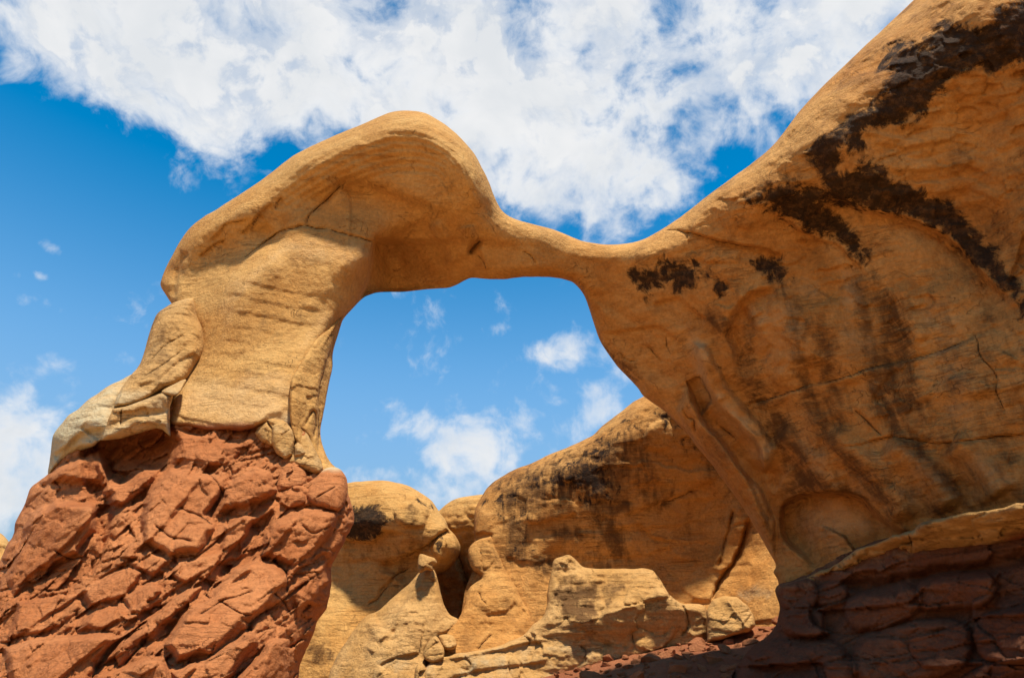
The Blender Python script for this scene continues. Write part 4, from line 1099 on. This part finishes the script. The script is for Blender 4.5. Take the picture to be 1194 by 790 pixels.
def bw_relief(x, y, P):
    r = Relief(x, y, P, 81, 1.8)
    r.step([(553, 622), (566, 622), (575, 622)], .16, 12, 2, 1)
    r.step([(575, 582), (600, 578), (618, 584), (640, 582), (668, 584)], .06, 14, 2, 1)
    r.pillow([(617, 582), (635, 583), (660, 580), (671, 588), (668, 600), (640, 606), (618, 610), (614, 596)], .10, 6)
    r.pillow([(653, 541), (668, 538), (672, 556), (660, 562), (652, 554)], .12, 7)
    r.pillow([(756, 498), (775, 488), (786, 505), (780, 522), (760, 525), (750, 515)], .10, 8)
    r.step([(712, 618), (740, 612), (748, 612), (760, 625), (790, 630)], .10, 20, 2, 1)
    r.step([(728, 600), (760, 590), (800, 575), (830, 560)], .10, 24, 2, 1)
    r.step([(770, 588), (800, 575), (815, 570)], .07, 16, 2, -1)
    r.groove([(770, 588), (790, 580), (812, 571)], 1.6, .08)
    r.ridge([(858, 588), (852, 620), (843, 650), (838, 668)], 9, .09)
    r.groove([(872, 604), (866, 630), (858, 650), (838, 682), (829, 700)], 2.2, .20)
    r.step([(872, 604), (866, 630), (858, 650), (838, 682)], .12, 30, 3, -1)
    r.groove([(856, 592), (848, 625), (838, 660)], 2, .12)
    r.ridge([(850, 600), (846, 630), (838, 655)], 3, .06)
    r.bowl([(640, 640), (690, 640), (770, 645), (810, 690), (825, 712), (780, 712), (700, 690), (640, 680)], .10, 26)
    r.step([(780, 660), (800, 690), (826, 706)], .05, 12, 2, 1)
    r.step([(590, 650), (620, 655), (650, 652)], .05, 12, 2, 1)
    r.h += .10 * fbm(P * .6, 3) + .03 * fbm(P * 2, 4, .55) + .02 * fbm(P * np.array([.8, .8, 6.]), 4) + .018 * fbm(P * 9, 3) + .05 * strata(P, .42, 3) + .08 * np.abs(fbm(P * 1.4, 2))
    b, c = blocks2(x / 44 + .4 * fbm(P, 2), y / 24 + .2 * x / 44, 83, tilt=1.)
    r.h += .05 * b * np.clip(c * 5, 0, 1)
    return r


BV = [[(568, 575), (574, 603), (582, 598), (590, 590), (598, 592), (598, 612), (612, 606), (615, 590), (614, 582), (640, 578), (668, 578), (676, 588), (700, 590), (720, 578), (726, 560), (715, 548), (720, 520), (742, 505), (735, 488), (716, 498), (690, 520), (662, 534), (640, 545), (615, 556), (590, 566)],
      [(760, 482), (780, 484), (800, 500), (812, 520), (800, 522), (788, 508), (770, 498)], [(584, 634), (600, 627), (620, 628), (626, 634), (610, 640), (592, 643)]]
BST = [([(575, 590), (620, 570), (700, 545), (760, 510)], 30, .75), ([(690, 560), (700, 600), (720, 640), (712, 655)], 13, .8), ([(735, 540), (752, 570), (790, 580)], 20, .55), ([(596, 600), (605, 630), (600, 650)], 14, .8), ([(620, 655), (640, 660), (632, 668)], 9, .8), ([(680, 585), (700, 590), (740, 590)], 10, .8),
       ([(640, 620), (665, 618), (685, 625)], 9, .7), ([(600, 640), (590, 655)], 10, .6), ([(660, 600), (690, 630), (700, 660)], 16, .5), ([(560, 650), (552, 690)], 9, .5), ([(790, 500), (830, 540), (880, 590)], 16, .5), ([(712, 660), (690, 662)], 6, .7)]
shell('cliff_face', BW, BWC, WALL, cliff, CL, 1.6, bw_relief,
      zero_marks(fn=lambda x, y, P: dict(varnish=varn(x, y, BV, 30.) * .78, stain_shade=streak_attr(x, y, P, BST, 4), pale=.5 * np.exp(-((x - 880) / 30) ** 2 - ((y - 690) / 14) ** 2))), 4.0, 150, rough=1.0)  # pale ellipse is a sunlit patch painted on the shelf
shell('buttress', [(570, 626, .12, 6), (560, 628, .15, 8), (552, 633, .25, 12), (546, 641, .3, 14), (546, 653, .3, 14), (552, 663.5, .3, 14), (560, 669.6, .3, 14), (559, 674.7, .3, 14), (548, 684, .35, 18), (543, 698, .35, 18), (541, 707, .3, 16), (534, 722, .2, 12), (520, 740, .1, 10), (515, 800, .1, 10), (560, 850, .1, 10), (650, 800, .1, 10), (626, 730, .15, 8), (608, 698, .25, 10), (602, 685, .25, 10), (592, 670, .25, 10), (586, 657, .25, 10), (580, 641, .25, 10), (574, 626, .2, 8)],
      [(565, 636, 13.85), (560, 655, 13.78), (560, 672, 13.65), (570, 700, 13.35), (600, 710, 13.5), (550, 740, 13.1), (620, 740, 13.35), (570, 800, 12.6)], WALL, cliff, CL, 1.4,
      rough_relief(91, 1.0, 40, .03, .03, [('groove', [(560, 640), (563, 660), (568, 664)], 1.2, .08), ('groove', [(560, 690), (562, 700), (568, 703)], 1.1, .06), ('step', [(565, 716), (590, 712), (602, 700)], .06, 12, 1.5, 1), ('groove', [(575, 738), (563, 750), (558, 756)], 1.2, .08)]), zero_marks(), 1.5, 50, rough=.8)
shell('fallen_slab', [(643, 663), (646, 653), (655, 649), (663.5, 647), (671.6, 653), (686, 661.5), (714, 662.5), (733, 663), (752.6, 661.5), (763, 665), (772, 678), (780, 692), (794, 703), (824, 708), (822, 752), (800, 757), (779, 762), (757, 768), (729, 771), (701, 778), (676, 786), (650, 796), (610, 812), (560, 830), (500, 830), (492, 790), (505, 770), (530, 762), (560, 758), (600, 745), (622, 728), (634, 715), (638, 692)],
      [(650, 660, 13.2), (700, 668, 13.1), (755, 668, 13.0), (645, 700, 13.0), (700, 700, 12.85), (760, 690, 12.75), (680, 724, 12.55), (720, 713, 12.4), (780, 698, 12.5), (820, 712, 12.8), (690, 745, 12.7), (740, 735, 12.65), (790, 730, 12.75), (815, 740, 12.85), (760, 756, 12.75), (640, 740, 12.8), (600, 760, 12.7), (520, 780, 12.3), (640, 783, 12.6), (560, 825, 12.2), (700, 775, 12.75), (800, 755, 12.9)], TAN, cliff, CL, 1.4,
      rough_relief(93, 1.2, 34, .05, .05, [('crest', [(650, 728), (680, 724.4), (721, 712), (757, 702), (779, 697)], 7, .08), ('step', [(650, 728), (680, 724.4), (721, 712), (757, 702), (779, 697), (794, 703)], .03, 20, 2, 1),
                                           ('pillow', [(728, 705), (735, 680), (750, 672), (764, 676), (778, 694), (755, 700)], .12, 7), ('step', [(645, 676), (662, 668), (686, 664)], .06, 14, 2, -1), ('groove', [(794, 704), (800, 716), (802, 730), (794, 741)], 1.6, .22),
                                           ('groove', [(764, 665), (776, 684), (782, 696)], 1.5, .16), ('groove', [(770, 664), (784, 682), (796, 702)], 1.3, .14), ('step', [(684, 738), (692, 748), (706, 752), (715, 756)], .12, 10, 2, -1), ('groove', [(736, 735), (739, 748), (741, 755)], 1.4, .10),
                                           ('step', [(600, 745), (640, 740), (680, 738)], .05, 12, 2, 1), ('step', [(500, 768), (530, 768), (560, 762), (600, 752), (640, 745)], .12, 12, 2, 1), ('step', [(520, 790), (560, 782), (600, 775), (640, 770)], .10, 12, 2, 1), ('groove', [(676, 752), (684, 760), (680, 768)], 1.4, .08), ('groove', [(592, 770), (594, 785)], 1.4, .10), ('groove', [(610, 740), (618, 745), (616, 752)], 1.3, .10)]),
      zero_marks(fn=lambda x, y, P: dict(pale=.0 + .35 * np.clip((y - 730) / 25, 0, 1), stain_shade=streak_attr(x, y, P, [([(645, 690), (665, 695), (700, 690)], 10, .95), ([(650, 710), (680, 710), (695, 706)], 8, 1.), ([(670, 720), (690, 720)], 5, 1.), ([(700, 690), (730, 682)], 6, .7), ([(705, 704), (715, 700)], 5, .7), ([(655, 675), (690, 680)], 5, .6)], 3) )), 1.2, 50, default_edge=(.22, 9), rough=1.4)
bo = (2.9, 12.6, 2.2)
tag(shell('boulder', [(824, 712), (831, 697), (845, 694), (859, 695), (872, 704), (878, 716), (881, 728), (872, 737), (856, 740), (840, 746), (824, 748)], [(830, 700, 12.6), (860, 700, 12.4), (870, 725, 12.15), (845, 720, 12.2), (830, 745, 12.3)], TAN, None, bo, 1.1,
          rough_relief(95, 1.2, 22, .03, .06, [('crest', [(848, 698), (858, 712), (872, 732)], 5, .12)]), zero_marks(pale=.15), .7, 24, sharp=True, default_edge=(.12, 6), rough=1.2), 'angular pale boulder wedged at the right end of the long slab by the overhang foot', 'boulder')

# ------------------------------------------------------------------ dome, mound, fin and the small rocks at the left of the gap
dl = (-2.4, 14.4, 1.2)
dome = thing('sandstone_dome', 'rounded golden sandstone dome with a black varnished underside, beside the red plinth', 'rock dome', dl)
DM = [(130, 690, .6, 30), (180, 655, .8, 40), (250, 625, .8, 40), (320, 592, .8, 40), (350, 580, .8, 40), (380, 567, 1., 45), (408, 562, 1.1, 48), (425, 560.5, 1.1, 48), (445, 560, 1.1, 48), (460, 562, 1.1, 48), (478, 567, 1.1, 48), (494, 576.5, 1., 44), (504, 584.6, .9, 40), (512, 595.7, .8, 34), (520, 607, .7, 26), (523, 616, .5, 22), (531, 624, .6, 22), (536.5, 635, .7, 26), (535.5, 646, .7, 26), (528, 657.5, .6, 24), (518, 665, .4, 20), (509, 670, .2, 12),
      (515, 700, .2, 12), (510, 790, .1, 10), (480, 860, .1, 10), (330, 870, .1, 10), (120, 870, .1, 10), (110, 760, .4, 20)]
DMC = [(150, 720, 15.4), (150, 850, 15.0), (240, 660, 15.0), (250, 800, 14.6), (350, 600, 14.4), (420, 585, 13.9), (470, 590, 13.7), (505, 615, 13.9), (525, 640, 13.9), (430, 610, 13.8), (480, 625, 13.75), (420, 640, 14.3), (460, 650, 14.2), (500, 655, 14.1), (400, 680, 14.5), (450, 690, 14.4), (500, 690, 14.5), (370, 730, 14.1), (420, 740, 14.0), (400, 800, 13.6), (480, 800, 13.6)]


def dm_relief(x, y, P):
    r = Relief(x, y, P, 101, 1.8)
    r.step([(403, 627), (425, 630), (437, 630), (449, 620), (470, 622)], .22, 18, 2, 1)
    r.step([(480, 645), (494, 638), (510, 625), (522, 617), (528, 622)], .20, 14, 2, 1)
    r.groove([(470, 650), (490, 640), (510, 626), (524, 616)], 1.8, .16)
    r.crest([(511, 596), (520, 612), (530, 625), (535, 638)], 3, .06)
    r.pillow([(460, 592), (475, 584), (490, 586), (500, 595), (494, 612), (475, 615), (462, 606)], .14, 9)
    r.pillow([(506, 630), (520, 622), (533, 634), (530, 648), (515, 655), (505, 645)], .14, 9)
    r.bowl([(446, 660), (470, 650), (488, 648), (488, 668), (470, 675)], .2, 12)
    r.groove([(462, 672), (450, 685), (440, 697), (428, 705)], 1.6, .10)
    r.groove([(480, 660), (462, 672), (440, 690)], 1.4, .08)
    r.step([(405, 655), (430, 652), (462, 655)], .06, 14, 2, 1)
    r.h += .08 * fbm(P * .8, 3) + .03 * fbm(P * 2.4, 4, .55) + .02 * fbm(P * np.array([.8, .8, 6.]), 4) + .016 * fbm(P * 10, 3) + .05 * strata(P, .4, 5) + .08 * np.abs(fbm(P * 1.5, 2))
    return r


shell('dome_body', DM, DMC, GOLD, dome, dl, 1.4, dm_relief,
      zero_marks(fn=lambda x, y, P: dict(varnish=.9 * varn(x, y, [[(405, 596), (427, 587), (445, 594), (455, 609), (449, 618), (437, 628), (421, 630), (400, 628), (402, 609)], [(507, 632), (516, 628), (513, 644), (508, 640)], [(486, 582), (496, 584), (503, 592), (494, 592)]], 10.),
                                         stain_shade=streak_attr(x, y, P, [([(474, 588), (480, 600), (470, 612)], 8, .6), ([(420, 640), (460, 645), (500, 632)], 16, .5), ([(366, 750), (372, 765), (370, 775)], 8, .8), ([(384, 755), (380, 770)], 6, .8), ([(460, 665), (480, 650)], 10, .6)], 3), pale=.25 * np.clip((y - 745) / 30, 0, 1))), 3.0, 100, rough=.9)
shell('mound', [(489, 668, .2, 10), (498, 664, .15, 8), (507, 664, .2, 10), (511, 678, .25, 12), (517, 702, .3, 14), (525, 716, .3, 14), (535, 722.4, .2, 10), (534, 731, .2, 10), (525, 739, .2, 10), (510, 745, .15, 10), (495, 765, .1, 8), (500, 830, .1, 8), (370, 850, .1, 8), (384, 788, .15, 8), (388, 776, .2, 8), (396, 758.6, .2, 8), (408, 740.5, .2, 8), (420, 724, .2, 8), (430, 716, .2, 8), (440.5, 712, .2, 8), (460.6, 694, .2, 8), (481, 676, .2, 8)],
      [(495, 672, 13.4), (470, 690, 13.5), (500, 700, 13.2), (445, 715, 13.35), (480, 720, 12.95), (520, 725, 13.2), (410, 745, 13.3), (450, 745, 12.8), (490, 745, 12.85), (395, 785, 13.0), (440, 785, 12.5), (490, 785, 12.6), (440, 840, 12.2)], TAN, dome, dl, 1.3,
      rough_relief(103, .9, 30, .03, .03, [('crest', [(494, 668), (480, 690), (466, 712), (452, 736), (440, 748)], 6, .14), ('step', [(494, 668), (480, 690), (466, 712), (452, 738)], .14, 24, 2, 1), ('step', [(440, 775), (462, 766), (492, 762)], .10, 14, 2, 1), ('step', [(436, 714), (446, 735), (462, 738)], .10, 12, 2, -1), ('groove', [(494, 725), (492, 745), (490, 765)], 1.4, .08), ('ridge', [(430, 722), (438, 742), (430, 760)], 5, .08)]),
      zero_marks(fn=lambda x, y, P: dict(pale=.08 + .2 * np.clip((y - 740) / 30, 0, 1), stain_shade=.3 * np.clip(1 - ((x - 475) / 25) ** 2, 0, 1) * np.clip((y - 705) / 20, 0, 1))), 1.2, 40, rough=1.1)  # brown right of the ridge is the mound's shaded flank, painted
fl = (-1.0, 16.5, 1.0)
tag(shell('rock_fin', [(500, 640, .4, 20), (506, 605, .6, 26), (514, 593, .7, 30), (524, 585, .8, 32), (537, 579.5, .8, 34), (555, 576.5, .8, 34), (575, 577, .8, 34), (600, 585, .7, 30), (615, 640, .4, 20), (610, 800, .1, 10), (500, 800, .1, 10)],
      [(520, 610, 16.2), (555, 600, 15.9), (590, 610, 15.9), (520, 660, 16.9), (550, 660, 16.3), (600, 680, 16.2), (520, 720, 17.4), (550, 730, 16.6), (600, 790, 16.2)], GOLD, None, fl, 1.6,
      rough_relief(111, 1.6, 40, .04, .03, [('groove', [(527, 625), (535, 650), (545, 680), (540, 720)], 4, .3), ('step', [(506, 604), (520, 612), (532, 625)], .15, 18, 2, 1)]),
      zero_marks(fn=lambda x, y, P: dict(stain_shade=.5 * np.exp(-((x - 520) / 8) ** 2 - ((y - 612) / 8) ** 2))), 3.5, 80, rough=.8), 'narrow smooth sandstone fin seen in the gap between the dome and the streaked cliff', 'rock fin')
tag(shell('perched_stone', [(489, 647), (494, 646), (501, 649), (507, 651), (510, 656), (506, 660), (505, 665), (497, 664.5), (489, 667), (487, 658)], [(492, 650, 13.15), (506, 656, 13.15), (495, 662, 13.05), (501, 652, 13.0)], TAN, None, (-1.6, 13.1, 3.4), .8,
          rough_relief(113, .8, 12, 0, .08), zero_marks(pale=.1), .35, 12, default_edge=(.12, 6), rough=.8), 'small angular stone balanced on the tip of the pale mound', 'stone')
for i_, (pl, cc, lb) in enumerate([
    ([(494, 766), (497, 752), (506, 741), (513, 746), (518, 757), (516, 768), (505, 772)], [(500, 755, 12.45), (510, 750, 12.45), (508, 765, 12.3)], 'pale pointed boulder at the foot of the mound, left of a smaller one'),
    ([(511, 741), (520, 739), (529, 742), (533, 752), (527, 757), (519, 757), (514, 749)], [(515, 743, 12.75), (530, 746, 12.7), (522, 755, 12.6)], 'small tan boulder tucked below the dark cleft, right of the pointed boulder'),
    ([(485, 778), (491, 772), (498, 780), (501, 792), (490, 800), (484, 795)], [(488, 778, 12.2), (497, 783, 12.2), (490, 795, 12.1)], 'small pale boulder at the lower edge, in front of the mound and the pointed boulder')]):
    tag(shell('boulder', pl, cc, TAN, None, tuple(at(pl[0][0], pl[0][1], cc[0][2])), .9, rough_relief(115 + i_, .9, 14, .01, .08), zero_marks(pale=.12), .4, 14, default_edge=(.15, 6), rough=1.0), lb, 'boulder')
tag(shell('distant_knoll', [(-40, 640), (-25, 625), (-8, 620), (3, 623), (12, 634), (20, 650), (30, 720), (50, 880), (-150, 880), (-90, 720), (-60, 655)], [(-20, 640, 30), (5, 635, 30.2), (0, 700, 29), (-40, 700, 29), (-40, 860, 27), (20, 860, 27)], GOLD, None, (-25, 30, 0), 1.6,
          rough_relief(121, 2.5, 20), zero_marks(), 5, 60, default_edge=(1.5, 14)), 'distant orange sandstone knoll peeking out left of the red plinth', 'rock knoll')

# ------------------------------------------------------------------ rubble on the red slope
def stone_mesh(name, seed, r=1.0):
    rs = np.random.default_rng(seed)
    n = 14
    th = np.linspace(0, math.pi, n + 1)[1:-1]
    ph = np.linspace(0, 2 * math.pi, 2 * n, endpoint=False)
    T_, P_ = np.meshgrid(th, ph, indexing='ij')
    D_ = np.stack([np.sin(T_) * np.cos(P_), np.sin(T_) * np.sin(P_), np.cos(T_)], -1).reshape(-1, 3)
    D_ = np.concatenate([D_, [[0, 0, 1], [0, 0, -1]]])
    N = rs.normal(size=(11, 3)); N /= np.linalg.norm(N, axis=1)[:, None]
    off = rs.uniform(.55, .95, 11)
    dd = np.min(np.where(D_ @ N.T > .05, off / np.maximum(D_ @ N.T, .05), 2.0), 1)
    dd = np.minimum(dd, 1.25) * (1 + .08 * fbm(D_ * 3 + seed, 3))
    V_ = D_ * dd[:, None] * np.array([1, .8, .55]) * r
    m_ = len(ph); F_ = []
    for i in range(len(th) - 1):
        for j in range(m_):
            F_.append((i * m_ + j, (i + 1) * m_ + j, (i + 1) * m_ + (j + 1) % m_, i * m_ + (j + 1) % m_))
    top, bot = len(D_) - 2, len(D_) - 1
    for j in range(0, m_):
        F_.append((top, j, (j + 1) % m_, (j + 1) % m_))
    me = bpy.data.meshes.new(name)
    fs = [f if len(set(f)) == 4 else f[:3] for f in F_]
    k = (len(th) - 1) * m_
    fs += [(bot, k + (j + 1) % m_, k + j) for j in range(m_)]
    me.from_pydata(V_.tolist(), [], fs)
    me.polygons.foreach_set('use_smooth', np.zeros(len(me.polygons), bool))
    me.update()
    return me


RUBBLE = rock_material('rubble', ((.42, .165, .065), (.33, .115, .042), (.20, .062, .024)), (0, 0, 0), .3, .8)
stones = []
for k in range(6):
    me = stone_mesh('rubble_stone', 200 + k)
    me.materials.append(RUBBLE)
    stones.append(me)
rs = np.random.default_rng(5)
cnt = 0
while cnt < 240:
    px, py = rs.uniform(640, 925), rs.uniform(726, 800)
    Yy = rs.uniform(8.8, 12.6)
    rx, rz = ray(px, py)
    X = float(rx) * Yy
    g = float(ground_h(np.array([[X]]), np.array([[Yy]]))[0, 0])
    s = rs.choice([.05, .07, .09, .13, .2], p=[.3, .3, .2, .14, .06])
    o = bpy.data.objects.new('rubble_stone', stones[cnt % 6])
    sc.collection.objects.link(o)
    o.location = (X, Yy, g + s * .15)
    o.scale = (s, s, s)
    o.rotation_euler = (rs.uniform(-.4, .4), rs.uniform(-.4, .4), rs.uniform(0, 6.28))
    tag(o, 'red angular stone lying on the rubble slope below the cliff', 'stone', 'red stones scattered on the rubble slope')
    cnt += 1
